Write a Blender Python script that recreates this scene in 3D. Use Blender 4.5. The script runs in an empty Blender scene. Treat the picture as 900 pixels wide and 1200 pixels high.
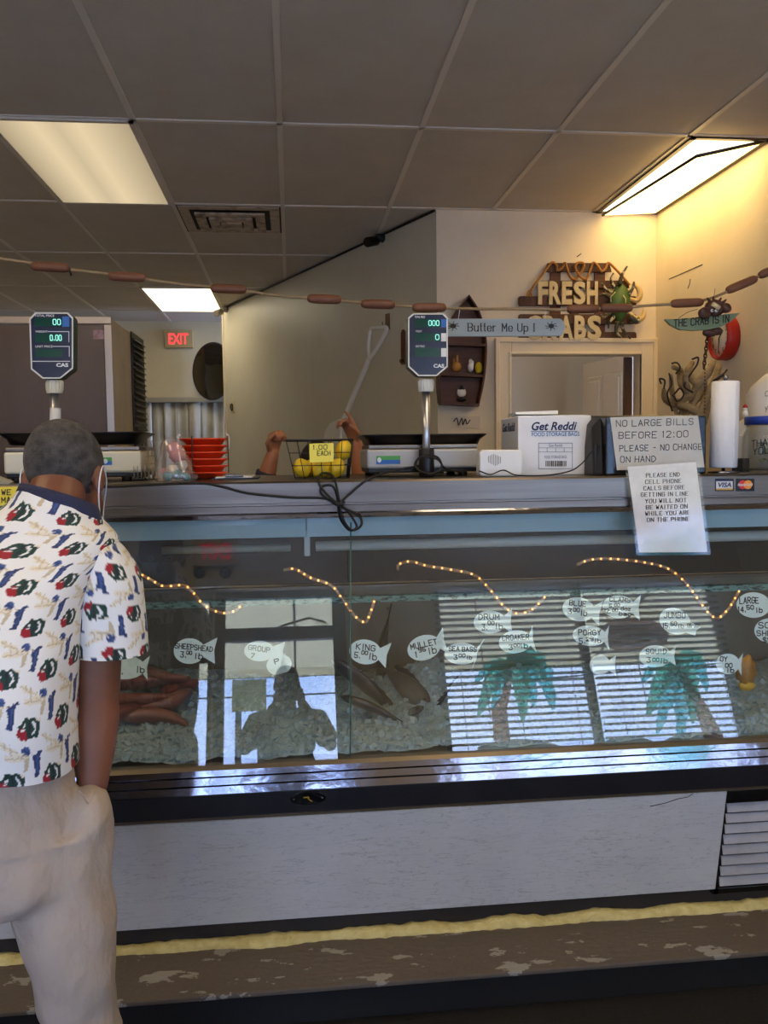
import bpy, bmesh, math, random
import numpy as np
from mathutils import Vector, Matrix, noise
random.seed(7)
S = bpy.context.scene
COL = S.collection
PI = math.pi
# ------------------------------------------------------------------ camera
F = 1000.0
def unit(v):
    v = np.asarray(v, float); return v / np.linalg.norm(v)
_vy = unit([(341-450)/F, -(530-600)/F, -1.])
_vx = unit([(9753-450)/F, -(415-600)/F, -1.]); _vx = unit(_vx - _vy*_vx.dot(_vy))
_vz = np.cross(_vx, _vy)
RC = np.array([_vx, _vy, _vz])
CAM = np.array([0, 0, 1.6])
def ray(px, py): return RC @ np.array([(px-450)/F, -(py-600)/F, -1.])
def hit(px, py, ax, val):
    d = ray(px, py); return CAM + d*((val-CAM[ax])/d[ax])
def PX(x, y, v): return hit(x, y, 0, v)
def PY(x, y, v): return hit(x, y, 1, v)
def PZ(x, y, v): return hit(x, y, 2, v)
def PN(x, y, p0, n):
    d = ray(x, y); n = np.asarray(n, float); return CAM + d*((np.asarray(p0)-CAM).dot(n)/d.dot(n))
_gn = -ray(341, 782); _gn[0] = 0; GN = unit(_gn)              # outward normal of the sloping front glass
G0 = PY(500, 882, 2.47)
def PG(x, y, off=0.0): return PN(x, y, G0 - GN*off, GN)       # off: metres behind the outer face
def RG(x, y, Y):                                              # where a reflection seen in the glass really stands
    d = ray(x, y); p = PG(x, y); d2 = d - 2*d.dot(GN)*GN; return p + d2*((Y-p[1])/d2[1])
cam = bpy.data.cameras.new('camera'); co = bpy.data.objects.new('camera', cam); COL.objects.link(co)
cam.sensor_fit = 'HORIZONTAL'; cam.sensor_width = 36; cam.lens = F/900*36; cam.clip_start = 0.02
mw = Matrix(RC.tolist()).to_4x4(); mw.translation = Vector(CAM.tolist()); co.matrix_world = mw
S.camera = co
# ------------------------------------------------------------------ materials
def lin(c):
    c = c/255.0; return c/12.92 if c <= .04045 else ((c+.055)/1.055)**2.4
def rgb(r, g, b): return (lin(r), lin(g), lin(b), 1)
def mat(name, col, rough=.6, metal=0, noise_=None, bump=None, col2=None, emit=None, spec=None, alpha=None, trans=None, coord='Object', stretch=None):
    m = bpy.data.materials.new(name); m.use_nodes = True
    nt = m.node_tree; b = nt.nodes['Principled BSDF']; L = nt.links
    b.inputs['Base Color'].default_value = rgb(*col); b.inputs['Roughness'].default_value = rough; b.inputs['Metallic'].default_value = metal
    if spec is not None: b.inputs['Specular IOR Level'].default_value = spec
    if trans: b.inputs['Transmission Weight'].default_value = trans
    if alpha is not None: b.inputs['Alpha'].default_value = alpha
    if emit: b.inputs['Emission Color'].default_value = (*emit[0], 1); b.inputs['Emission Strength'].default_value = emit[1]
    if noise_ or bump:
        tc = nt.nodes.new('ShaderNodeTexCoord'); mp = nt.nodes.new('ShaderNodeMapping'); L.new(tc.outputs[coord], mp.inputs[0])
        if stretch: mp.inputs['Scale'].default_value = stretch
    if noise_:
        n = nt.nodes.new('ShaderNodeTexNoise'); n.inputs['Scale'].default_value = noise_[0]; n.inputs['Detail'].default_value = 6; n.inputs['Roughness'].default_value = .62
        L.new(mp.outputs[0], n.inputs['Vector'])
        r = nt.nodes.new('ShaderNodeValToRGB'); L.new(n.outputs['Fac'], r.inputs[0])
        lo, hi = (noise_[1], noise_[2]) if len(noise_) > 2 else (.35, .65)
        r.color_ramp.elements[0].position = lo; r.color_ramp.elements[1].position = hi
        r.color_ramp.elements[0].color = rgb(*col); r.color_ramp.elements[1].color = rgb(*(col2 or col))
        L.new(r.outputs[0], b.inputs['Base Color'])
    if bump:
        n2 = nt.nodes.new('ShaderNodeTexNoise'); n2.inputs['Scale'].default_value = bump[0]; n2.inputs['Detail'].default_value = 4
        L.new(mp.outputs[0], n2.inputs['Vector'])
        bp = nt.nodes.new('ShaderNodeBump'); bp.inputs['Strength'].default_value = bump[1]; bp.inputs['Distance'].default_value = .01
        L.new(n2.outputs['Fac'], bp.inputs['Height']); L.new(bp.outputs[0], b.inputs['Normal'])
    return m
def glow(name, col, s):
    m = bpy.data.materials.new(name); m.use_nodes = True; nt = m.node_tree; nt.nodes.clear()
    e = nt.nodes.new('ShaderNodeEmission'); o = nt.nodes.new('ShaderNodeOutputMaterial'); e.inputs[0].default_value = (*col, 1); e.inputs[1].default_value = s
    nt.links.new(e.outputs[0], o.inputs[0]); return m
def glass(name, tint=(.93, .97, .96), f0=.045, rough=0.0, haze=0.0, hazecol=(200, 210, 210)):
    """clear pane: transparent + Schlick mirror reflection (+ a thin film of dirt; on the rope light tube, painted glow)"""
    m = bpy.data.materials.new(name); m.use_nodes = True; nt = m.node_tree; nt.nodes.clear(); L = nt.links; N = nt.nodes.new
    g = N('ShaderNodeNewGeometry'); d = N('ShaderNodeVectorMath'); d.operation = 'DOT_PRODUCT'; L.new(g.outputs['Incoming'], d.inputs[0]); L.new(g.outputs['Normal'], d.inputs[1])
    def mth(op, a, bb=None):
        x = N('ShaderNodeMath'); x.operation = op
        for i, v in enumerate((a, bb)):
            if v is None: continue
            if isinstance(v, (int, float)): x.inputs[i].default_value = v
            else: L.new(v, x.inputs[i])
        return x.outputs[0]
    c = mth('ABSOLUTE', d.outputs['Value']); q = mth('POWER', mth('SUBTRACT', 1.0, c), 5.0); f = mth('ADD', mth('MULTIPLY', q, 1-f0), f0)
    t = N('ShaderNodeBsdfTransparent'); t.inputs[0].default_value = (*tint, 1)
    base = t.outputs[0]
    if haze:
        tc = N('ShaderNodeTexCoord'); n = N('ShaderNodeTexNoise'); n.inputs['Scale'].default_value = 9; n.inputs['Detail'].default_value = 8; L.new(tc.outputs['Object'], n.inputs['Vector'])
        h = mth('MULTIPLY', n.outputs['Fac'], haze*2)
        df = N('ShaderNodeBsdfDiffuse'); df.inputs[0].default_value = rgb(*hazecol)
        mx0 = N('ShaderNodeMixShader'); L.new(h, mx0.inputs[0]); L.new(base, mx0.inputs[1]); L.new(df.outputs[0], mx0.inputs[2]); base = mx0.outputs[0]
    gl = N('ShaderNodeBsdfGlossy'); gl.inputs['Roughness'].default_value = rough
    mx = N('ShaderNodeMixShader'); L.new(f, mx.inputs[0]); L.new(base, mx.inputs[1]); L.new(gl.outputs[0], mx.inputs[2])
    o = N('ShaderNodeOutputMaterial'); L.new(mx.outputs[0], o.inputs[0]); return m
# ------------------------------------------------------------------ objects
def tag(o, label=None, cat=None, group=None, kind=None):
    if label: o['label'] = label
    if cat: o['category'] = cat
    if group: o['group'] = group
    if kind: o['kind'] = kind
    return o
def thing(name, loc, label, cat, group=None):
    o = bpy.data.objects.new(name, None); COL.objects.link(o); o.empty_display_size = .05
    o.location = Vector([float(x) for x in loc]); return tag(o, label, cat, group)
def wloc(p):
    v = Vector((0, 0, 0))
    while p is not None: v += p.location; p = p.parent
    return v
class MB:
    """collects shapes given in world coordinates and links them as ONE mesh object"""
    def __init__(s): s.v = []; s.f = []; s.sm = []
    def add(s, vs, fs, smooth=False):
        k = len(s.v); s.v += [tuple(map(float, p)) for p in vs]; s.f += [tuple(i+k for i in f) for f in fs]; s.sm += [smooth]*len(fs); return s
    def box(s, lo, hi, M=None):
        x0, y0, z0 = lo; x1, y1, z1 = hi
        vs = [(x0,y0,z0),(x1,y0,z0),(x1,y1,z0),(x0,y1,z0),(x0,y0,z1),(x1,y0,z1),(x1,y1,z1),(x0,y1,z1)]
        if M is not None: vs = [M @ Vector(p) for p in vs]
        return s.add(vs, [(0,3,2,1),(4,5,6,7),(0,1,5,4),(1,2,6,5),(2,3,7,6),(3,0,4,7)])
    def hexa(s, a, b):
        """two quads of four corners each, joined"""
        return s.add(list(a)+list(b), [(3,2,1,0),(4,5,6,7),(0,1,5,4),(1,2,6,5),(2,3,7,6),(3,0,4,7)])
    def prism(s, poly, off, smooth_side=False):
        """3-D polygon swept by the vector off"""
        n = len(poly); poly = [np.asarray(p, float) for p in poly]; off = np.asarray(off, float)
        s.add(poly + [p+off for p in poly], [tuple(range(n-1, -1, -1)), tuple(range(n, 2*n))])
        k = len(s.v)-2*n; fs = [(k+i, k+(i+1) % n, k+n+(i+1) % n, k+n+i) for i in range(n)]; s.f += fs; s.sm += [smooth_side]*n; return s
    def rings(s, R, cap=True, closed=True, smooth=True):
        n = len(R[0]); vs = [p for r in R for p in r]; fs = []
        for i in range(len(R)-1):
            for j in range(n if closed else n-1):
                a = i*n+j; b = i*n+(j+1) % n; fs.append((a, b, b+n, a+n))
        k = len(s.v); s.add(vs, fs, smooth)
        if cap:
            s.f += [tuple(k+j for j in range(n-1, -1, -1)), tuple(k+(len(R)-1)*n+j for j in range(n))]; s.sm += [False, False]
        return s
    def tube(s, pts, r, n=8, cap=True, closed=False):
        P = [np.asarray(p, float) for p in pts]; R = []; rr = r if hasattr(r, '__len__') else [r]*len(P)
        up = None
        for i, p in enumerate(P):
            a = P[max(i-1, 0)] if not closed else P[i-1]; b = P[min(i+1, len(P)-1)] if not closed else P[(i+1) % len(P)]
            t = unit(b-a) if np.linalg.norm(b-a) > 1e-9 else np.array([0,0,1.])
            if up is None:
                up = np.array([0,0,1.]) if abs(t[2]) < .9 else np.array([1.,0,0])
            u = up - t*up.dot(t); u = unit(u) if np.linalg.norm(u) > 1e-6 else unit(np.cross(t, [0.3,1,.2])); w = np.cross(t, u); up = u
            R.append([p + rr[i]*(math.cos(2*PI*j/n)*u + math.sin(2*PI*j/n)*w) for j in range(n)])
        if closed: R.append(R[0]); cap = False
        return s.rings(R, cap)
    def cyl(s, a, b, r0, r1=None, n=20): return s.tube([a, b], [r0, r0 if r1 is None else r1], n)
    def lathe(s, prof, c, n=24, M=None, cap=True):
        c = Vector([float(x) for x in c]); R = []
        for r, z in prof:
            ring = [Vector((r*math.cos(2*PI*j/n), r*math.sin(2*PI*j/n), z)) for j in range(n)]
            R.append([c + ((M @ p) if M is not None else p) for p in ring])
        return s.rings(R, cap)
    def ball(s, c, r, n=16, m=10, M=None, f=None):
        c = Vector([float(x) for x in c]); r = r if hasattr(r, '__len__') else (r, r, r); R = []
        for i in range(m+1):
            a = -PI/2 + PI*i/m; a = max(min(a, PI/2-.02), -PI/2+.02); ring = []
            for j in range(n):
                p = Vector((r[0]*math.cos(a)*math.cos(2*PI*j/n), r[1]*math.cos(a)*math.sin(2*PI*j/n), r[2]*math.sin(a)))
                if f: p = f(p)
                ring.append(c + ((M @ p) if M is not None else p))
            R.append(ring)
        return s.rings(R, True)
    def quad(s, a, b, c, d): return s.add([a, b, c, d], [(0,1,2,3)])
    def build(s, name, m, parent=None, bevel=0, seg=2, solid=0, sub=0, loc=None):
        me = bpy.data.meshes.new(name); o = bpy.data.objects.new(name, me); COL.objects.link(o)
        if parent is not None: o.parent = parent; L = wloc(parent)
        elif loc is not None: L = Vector([float(x) for x in loc]); o.location = L
        elif s.v and parent is None:
            a = np.array(s.v); L = Vector(((a[:,0].min()+a[:,0].max())/2, (a[:,1].min()+a[:,1].max())/2, a[:,2].min())); o.location = L
        me.from_pydata([(v[0]-L.x, v[1]-L.y, v[2]-L.z) for v in s.v], [], s.f)
        for p, k in zip(me.polygons, s.sm): p.use_smooth = k
        me.materials.append(m)
        bm = bmesh.new(); bm.from_mesh(me); bmesh.ops.recalc_face_normals(bm, faces=bm.faces); bm.to_mesh(me); bm.free()
        if bevel:
            b = o.modifiers.new('bevel', 'BEVEL'); b.width = bevel; b.segments = seg; b.limit_method = 'ANGLE'; b.angle_limit = .6
        if solid:
            b = o.modifiers.new('solid', 'SOLIDIFY'); b.thickness = solid
        if sub:
            b = o.modifiers.new('sub', 'SUBSURF'); b.levels = sub; b.render_levels = sub
        return o
def curve(pts, k=6):
    """Catmull-Rom through the points"""
    P = [np.asarray(p, float) for p in pts]; Q = [2*P[0]-P[1]] + P + [2*P[-1]-P[-2]]; out = []
    for i in range(len(P)-1):
        a, b, c, d = Q[i:i+4]
        for j in range(k):
            t = j/k; out.append(.5*((2*b)+(c-a)*t+(2*a-5*b+4*c-d)*t*t+(3*b-a-3*c+d)*t**3))
    return out + [P[-1]]
# ------------------------------------------------------------------ lettering
GLY = {'A':'00 26 40|12 32','B':'00 06|06 36 45 44 33 03|33 42 41 30 00','C':'45 36 16 05 01 10 30 41','D':'00 06|06 26 44 42 20 00','E':'46 06 00 40|03 33','F':'46 06 00|03 33',
'G':'45 36 16 05 01 10 30 41 43 23','H':'00 06|40 46|03 43','I':'20 26','J':'46 41 30 10 01','K':'00 06|46 03|13 40','L':'06 00 40','M':'00 06 22 46 40','N':'00 06 40 46',
'O':'16 05 01 10 30 41 45 36 16','P':'00 06|06 36 45 44 33 03','Q':'16 05 01 10 30 41 45 36 16|22 40','R':'00 06|06 36 45 44 33 03|23 40','S':'45 36 16 05 04 13 33 42 41 30 10 01',
'T':'06 46|26 20','U':'06 01 10 30 41 46','V':'06 20 46','W':'06 10 24 30 46','X':'06 40|00 46','Y':'06 23 46|23 20','Z':'06 46 00 40',
'0':'16 05 01 10 30 41 45 36 16','1':'15 26 20','2':'05 16 36 45 44 00 40','3':'06 46 23 33 42 41 30 10 01','4':'30 36 02 42','5':'46 06 03 33 42 41 30 10 01','6':'36 16 04 01 10 30 41 42 33 13 02',
'7':'06 46 10','8':'13 04 05 16 36 45 44 33 13 02 01 10 30 41 42 33','9':'43 23 04 05 16 36 45 41 30 10','.':'20 21','-':'13 33',':':'24 25|20 21','!':'26 22|20 21','$':'45 16 05 04 42 41 30 01|27 2a','(':'36 24 22 30',')':'16 24 22 10',
"b":'06 00|03 14 34 43 41 30 10 01','l':'26 20','u':'04 01 10 30 41|44 40','t':'26 21 30|04 44','e':'02 42 43 34 14 03 01 10 30 41','r':'04 00|03 14 34','p':'04 0b|03 14 34 43 41 30 10 01','d':'46 40|43 34 14 03 01 10 30 41',
'o':'14 03 01 10 30 41 43 34 14','z':'04 44 00 40','a':'04 34 43 40|42 12 01 10 30 41','g':'44 4a 3b 1b|43 34 14 03 01 10 30 41','n':'04 00|03 14 34 43 40','m':'04 00|03 14 23 20|23 34 43 40','y':'04 20|44 1b','c':'43 34 14 03 01 10 30 41','h':'06 00|03 14 34 43 40','s':'43 34 14 03 31 20 01','k':'06 00|34 02|12 40','f':'36 26 15 10|04 24','i':'20 24','v':'04 20 44','w':'04 10 23 30 44'}
def stroke_text(mb, text, o, ux, uy, h, th, w=.62, gap=.28, jit=0, serif=False, slant=0, lift=None):
    """pen letters on the plane ux, uy (unit vectors); o is the left end of the base line, h the cap height"""
    o = np.asarray(o, float); ux = unit(ux); uy = unit(uy); x = 0; n = unit(np.cross(ux, uy)); k = 0
    zv = lambda c: {'a': -1, 'b': -2}.get(c, None) if c in 'ab' else int(c)
    for ch in text:
        if ch == ' ': x += h*(w*.8); continue
        lower = ch.islower(); cw = h*w*(.86 if lower else 1); 
        if ch in 'Ilit.!:1': cw *= .45
        rot = random.uniform(-1, 1)*jit; dy = random.uniform(-1, 1)*jit*h*.5; sc = 1+random.uniform(-1, 1)*jit
        for st in GLY[ch].split('|'):
            pts = []
            for pr in st.split():
                a, b = int(pr[0])/4, zv(pr[1])/6
                if ch in 'Ilit.!:1': a = .5+(a-.5)*1.3
                pts.append((a*cw + slant*b*h + rot*b*h, b*h*sc+dy))
            for i in range(len(pts)-1):
                a = np.array(pts[i]); b = np.array(pts[i+1]); d = b-a; ln = np.linalg.norm(d)
                if ln < 1e-9: continue
                d /= ln; t = th*((.66+.54*abs(d[1])) if serif else 1)/2; p = np.array([-d[1], d[0]])*t; a2 = a-d*t*.7; b2 = b+d*t*.7
                k += 1; z = n*(k % 5)*4e-5
                mb.quad(*[o + ux*(x+q[0]) + uy*q[1] + z for q in (a2-p, b2-p, b2+p, a2+p)])
            if serif:
                for q, r in ((pts[0], pts[1]), (pts[-1], pts[-2])):
                    d = np.array(r)-np.array(q)
                    if abs(d[1]) > abs(d[0])*1.2 and len(pts) < 6:
                        s2 = h*.13; t = th*.5/2; k += 1; z = n*(k % 5)*4e-5
                        mb.quad(*[o + ux*(x+q[0]+e) + uy*(q[1]+f) + z for e, f in ((-s2,-t),(s2,-t),(s2,t),(-s2,t))])
        x += cw + h*gap
    return x - h*gap
def text_width(text, h, w=.62, gap=.28):
    x = 0
    for ch in text: x += h*w*.8 if ch == ' ' else h*w*(.86 if ch.islower() else 1)*(.45 if ch in 'Ilit.!:1' else 1)+h*gap
    return x-h*gap
def stroke_fit(mb, text, o, ux, uy, width, h, th, **kw):
    w = kw.pop('w', .62); gap = kw.pop('gap', .28); f = width/text_width(text, h, w, gap)
    return stroke_text(mb, text, o, ux, uy, h, th, w=w*f, gap=gap*f, **kw)
def print_text(name, text, o, ux, uy, width, h, m, parent, bold=0.0, shear=0.0, depth=.0004):
    """printed letters that fill width x h from the lower left corner o"""
    cu = bpy.data.curves.new(name, 'FONT'); cu.body = text; cu.size = 1; cu.offset = bold; cu.shear = shear; cu.resolution_u = 3
    ob = bpy.data.objects.new(name+'_tmp', cu); COL.objects.link(ob); dg = bpy.context.evaluated_depsgraph_get(); dg.update()
    me = bpy.data.meshes.new_from_object(ob.evaluated_get(dg)); vs = np.array([v.co[:] for v in me.vertices]); fs = [tuple(p.vertices) for p in me.polygons]
    bpy.data.objects.remove(ob); bpy.data.curves.remove(cu); bpy.data.meshes.remove(me)
    lo = vs.min(0); hi = vs.max(0); ux = unit(ux); uy = unit(uy); n = unit(np.cross(ux, uy)); o = np.asarray(o, float)
    q = [o + ux*((p[0]-lo[0])/(hi[0]-lo[0])*width) + uy*((p[1]-lo[1])/(hi[1]-lo[1])*h) for p in vs]
    mb = MB(); mb.add([p + n*depth for p in q], fs)
    if depth > .002:                                            # raised letters: add the walls of the outline
        from collections import Counter
        cnt = Counter(frozenset(e) for f in fs for e in zip(f, f[1:]+f[:1])); k = len(q); mb.add(q, [])
        for f in fs:
            for a, b in zip(f, f[1:]+f[:1]):
                if cnt[frozenset((a, b))] == 1: mb.f.append((a, b, b+k, a+k)); mb.sm.append(False)
    return mb.build(name, m, parent)
X3 = np.array([1., 0, 0]); Y3 = np.array([0, 1., 0]); Z3 = np.array([0, 0, 1.])
def setting(o, label=None):
    o['kind'] = 'structure'
    if label: o['label'] = label
    return o
# ================================================================== the setting
CH = 3.0                                                       # ceiling height
M_ceil = mat('ceiling_tile', (200, 190, 176), .9, noise_=(3.2, .3, .7), col2=(190, 179, 164), bump=(220, .12))
M_grid = mat('ceiling_grid', (216, 206, 192), .5)
M_wall = mat('cream_wall', (232, 221, 200), .75, noise_=(2.1, .42, .75), col2=(222, 208, 184), bump=(60, .05))
M_diag = mat('pale_wall', (226, 218, 196), .40, noise_=(1.3, .3, .75), col2=(212, 202, 178))
M_far = mat('far_wall', (228, 214, 178), .7, noise_=(1.5, .4, .7), col2=(220, 205, 168))
M_floor = mat('floor_tile', (168, 160, 150), .5, noise_=(6, .4, .7), col2=(150, 142, 132))
M_trimw = mat('cream_trim', (236, 222, 196), .4)
M_mull = mat('bronze_mullion', (62, 52, 46), .45)
M_black = mat('black_plastic', (20, 20, 22), .45)
M_blackg = mat('black_gloss', (14, 14, 16), .22)
M_white = mat('white_plastic', (225, 225, 225), .4)
M_paper = mat('white_paper', (232, 232, 230), .7, noise_=(30, .4, .7), col2=(222, 222, 220))
M_ink = mat('black_ink', (22, 22, 26), .7)
M_stainless = mat('brushed_steel', (130, 120, 110), .36, 1, noise_=(6, .3, .75), col2=(104, 95, 87), stretch=(.15, 1, 6))
M_chrome = mat('chrome', (150, 150, 160), .11, 1, bump=(14, .2), stretch=(.5, 1, 1))
M_rubber = mat('black_rubber', (18, 18, 18), .7)
XL, XR, YF, YB = -3.6, 3.4, -.75, 9.35
setting(MB().box((XL-.2, YF-.2, -.1), (XR+.2, YB+.2, 0)).build('floor', M_floor))
setting(MB().box((XL-.2, YF-.12, CH), (XR+.2, YB+.2, CH+.1)).build('ceiling', M_ceil))
GX = [-.02+.61*k for k in range(-5, 6)]; GY = [3.77+1.22*k for k in range(-3, 5)]
g = MB()
for x in GX: g.box((x-.012, YF, CH-.006), (x+.012, YB, CH+.001))
for y in GY: g.box((XL, y-.012, CH-.006), (XR, y+.012, CH+.001))
for x0, x1, y in ((-.63, -.02, 4.99+.61),): g.box((x0, y-.012, CH-.006), (x1, y+.012, CH+.001))
setting(g.build('ceiling_grid', M_grid))
setting(MB().box((XL-.1, YF, 0), (XL, YB, CH)).build('wall_left', M_far))
setting(MB().box((XL, YB, 0), (XR, YB+.1, CH)).build('wall_far', M_far))
# room corner on the right: wall with the pass-through opening, and the side wall
YW = 5.0; XW = 2.2
cA = PZ(512, 243, CH); XA = float(cA[0])
o0 = PY(598, 416, YW); o1 = PY(750, 416, YW); zt = float(o0[2]); xo0, xo1 = float(o0[0]), float(o1[0]); zb = 1.02
w = MB(); w.box((XA, YW, 0), (xo0, YW+.1, CH)); w.box((xo1, YW, 0), (XW+.1, YW+.1, CH)); w.box((xo0, YW, zt), (xo1, YW+.1, CH)); w.box((xo0, YW, 0), (xo1, YW+.1, zb))
setting(w.build('wall_back', M_wall))
setting(MB().box((XW, 2.9, 0), (XW+.1, YW, CH)).build('wall_right', M_wall))
setting(MB().box((XW+.1, 2.9, 0), (XR, 3.0, CH)).build('wall_return', M_wall))
setting(MB().box((XR, YF, 0), (XR+.1, 2.9, CH)).build('wall_side', M_far))
# casing of the opening
t = MB(); a = .085; yq = YW-.022
for (x0, x1, z0, z1) in ((xo0-a, xo0, zb-a, zt+a), (xo1, xo1+a, zb-a, zt+a), (xo0, xo1, zt, zt+a), (xo0, xo1, zb-a, zb)):
    t.box((x0, yq, z0), (x1, YW, z1))
for (x0, x1, z0, z1) in ((xo0-a-.012, xo0-a+.014, zb-a, zt+a+.012), (xo1+a-.014, xo1+a+.012, zb-a, zt+a+.012), (xo0-a, xo1+a, zt+a-.014, zt+a+.012)):
    t.box((x0, yq-.014, z0), (x1, YW, z1))
for (x0, x1, z0, z1) in ((xo0-.016, xo0, zb, zt+.016), (xo1, xo1+.016, zb, zt+.016), (xo0, xo1, zt, zt+.016)): t.box((x0, yq-.008, z0), (x1, YW, z1))
setting(t.build('trim_1', M_trimw, bevel=.004))
# the room behind the opening
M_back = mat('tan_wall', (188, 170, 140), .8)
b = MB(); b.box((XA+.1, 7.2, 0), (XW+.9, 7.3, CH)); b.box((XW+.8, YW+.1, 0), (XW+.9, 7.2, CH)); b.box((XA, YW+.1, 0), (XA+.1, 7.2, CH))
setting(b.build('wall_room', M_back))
d0 = PY(688, 430, 6.82); d1 = PY(737, 412, 6.1)
dr = MB(); hx, hy = float(d1[0]), 6.1; lx, ly = float(d0[0]), 6.82; zd = float(PY(712, 418, 6.3)[2])
dv = unit([lx-hx, ly-hy, 0]); dn = np.array([dv[1], -dv[0], 0]); dn = dn if dn[1] < 0 else -dn; wd = .8
hp = np.array([hx, hy, 0])
def dquad(mb, u0, u1, z0, z1, t0, t1):
    c = lambda u, z, tt: hp + dv*u + dn*tt + Z3*z
    mb.hexa([c(u0, z0, t0), c(u1, z0, t0), c(u1, z1, t0), c(u0, z1, t0)], [c(u0, z0, t1), c(u1, z0, t1), c(u1, z1, t1), c(u0, z1, t1)])
dquad(dr, 0, wd, .02, zd, -.04, 0)
M_door = mat('white_door', (226, 216, 198), .45)
door = setting(dr.build('door_2', M_door, loc=(hx, hy, 0)), 'white six panel door standing ajar')
pn = MB()
for u0, u1 in ((.1, .36), (.44, .7)):
    for z0, z1 in ((.2, .75), (.85, 1.45), (1.55, zd-.12)):
        dquad(pn, u0, u1, z0, z1, 0, .008); dquad(pn, u0+.035, u1-.035, z0+.035, z1-.035, .008, .016)
pn.build('raised_panel', M_door, door, bevel=.004)
# long slanting wall on the left of the opening
cB = PZ(262, 361, CH); A2 = np.array([XA, YW, 0.]); B2 = np.array([cB[0], cB[1], 0.])
DT = unit(B2-A2); DN = np.array([-DT[1], DT[0], 0]); DN = DN if DN[1] < 0 else -DN            # DN faces the room
if DN[0] > 0: DN = -DN
def PD(x, y, off=0.): return PN(x, y, A2 + DN*off, DN)
w = MB(); w.prism([A2, B2, B2-DN*.12, A2-DN*.12+np.array([.05, .05, 0])], (0, 0, CH)); setting(w.build('wall_slanting', M_diag))
setting(MB().prism([B2+DN*.012, B2-DN*.13, B2-DN*.13+DT*.03, B2+DN*.012+DT*.03], (0, 0, CH-.001)).build('trim_2', M_trimw))
g = MB(); g.tube([A2 + DN*.012 + Z3*(CH-.012), B2 + DN*.012 + Z3*(CH-.012)], .008, 6); setting(g.build('trim_3', M_black))
# ------------------------------------------------------------------ ceiling lights
def panel_glow(name, col, s, u0, u1, lo=.45):
    """acrylic diffuser lit by two tubes behind it: brighter along the tubes"""
    m = bpy.data.materials.new(name); m.use_nodes = True; nt = m.node_tree; nt.nodes.clear(); N = nt.nodes.new; L = nt.links
    tc = N('ShaderNodeTexCoord'); sp = N('ShaderNodeSeparateXYZ'); L.new(tc.outputs['Generated'], sp.inputs[0])
    r = N('ShaderNodeValToRGB'); L.new(sp.outputs['X'], r.inputs[0]); e = r.color_ramp.elements
    e[0].position = 0; e[0].color = (lo, lo, lo, 1); e[1].position = 1; e[1].color = (lo, lo, lo, 1)
    for p, v in ((u0, 1), ((u0+u1)/2, .8), (u1, 1)):
        k = e.new(p); k.color = (v, v, v, 1)
    em = N('ShaderNodeEmission'); em.inputs[0].default_value = (*col, 1); mu = N('ShaderNodeMath'); mu.operation = 'MULTIPLY'; mu.inputs[1].default_value = s
    L.new(r.outputs[0], mu.inputs[0]); L.new(mu.outputs[0], em.inputs[1]); o = N('ShaderNodeOutputMaterial'); L.new(em.outputs[0], o.inputs[0]); return m
def troffer(x0, x1, y0, y1, label, m, hang=0):
    t = thing('ceiling_light', ((x0+x1)/2, (y0+y1)/2, CH-.03), label, 'ceiling light', 'fluorescent ceiling panels')
    f = MB(); e = .022
    for b in ((x0, y0, x1, y0+e), (x0, y1-e, x1, y1), (x0, y0, x0+e, y1), (x1-e, y0, x1, y1)): f.box((b[0], b[1], CH-.014), (b[2], b[3], CH-.004))
    f.build('frame', M_grid if not hang else M_mull, t)
    d = MB()
    if not hang: d.box((x0+e, y0+e, CH-.011), (x1-e, y1-e, CH-.007))
    else: d.hexa([(x0+e+.01, y0+e, CH-.03-hang), (x1-e, y0+e, CH-.012), (x1-e, y1-e, CH-.012), (x0+e+.01, y1-e, CH-.03)], [(x0+e+.01, y0+e, CH-.026-hang), (x1-e, y0+e, CH-.008), (x1-e, y1-e, CH-.008), (x0+e+.01, y1-e, CH-.026)])
    d.build('diffuser', m, t)
    if hang:
        r = MB(); a, b, c2 = np.array([x0+e+.01, y0+e, CH-.03-hang]), np.array([x0+e+.01, y1-e, CH-.03]), np.array([x1-e, y0+e, CH-.012])
        r.tube([a, b], .008, 6); r.tube([a, c2], .008, 6); r.build('diffuser_rim', M_mull, t)
        s = MB(); s.box((x0+e, y0+e, CH-.006), (x1-e, y1-e, CH-.003)); s.build('lamp_tray', glow('bare_tubes', (1, .93, .72), 2.2), t)
    return t
K = 1.0
warm = (1.0, .82, .52)
troffer(GX[3], GX[4], GY[3], GY[4], 'large fluorescent ceiling panel at upper left, brighter along its middle', panel_glow('panel_left', (1., .80, .50), .80*K, .3, .62, .55))
troffer(1.82, XW-.005, GY[3], YW-.01, 'bright yellow ceiling panel with open diffuser beside the right wall', panel_glow('panel_right', (1., .66, .24), 8*K, .35, .7, .7), hang=.055)
troffer(GX[3], GX[4], GY[6], GY[7], 'small looking ceiling panel far back above the exit sign', panel_glow('panel_far', (1., .88, .62), 4.5*K, .35, .7, .7))
troffer(GX[3], GX[4], GY[0], GY[1], 'added unseen ceiling panel over the customer floor, for fill light', panel_glow('panel_front', (1., .80, .52), 7*K, .35, .7, .7))  # unseen fixture added to brighten the walls and ceiling
troffer(GX[7], GX[8], GY[0], GY[1], 'second added unseen ceiling panel over the customer floor, for fill light', panel_glow('fill_panel_front_b', (1., .80, .52), 7*K, .35, .7, .7))  # another unseen fixture, added as fill
troffer(GX[2], GX[3], GY[1], GY[2], 'added unseen ceiling panel above the left half of the case, for fill light', panel_glow('panel_case', (1., .77, .46), 8*K, .35, .7, .7))  # unseen fixture added to light the counter warmly from above
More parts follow.
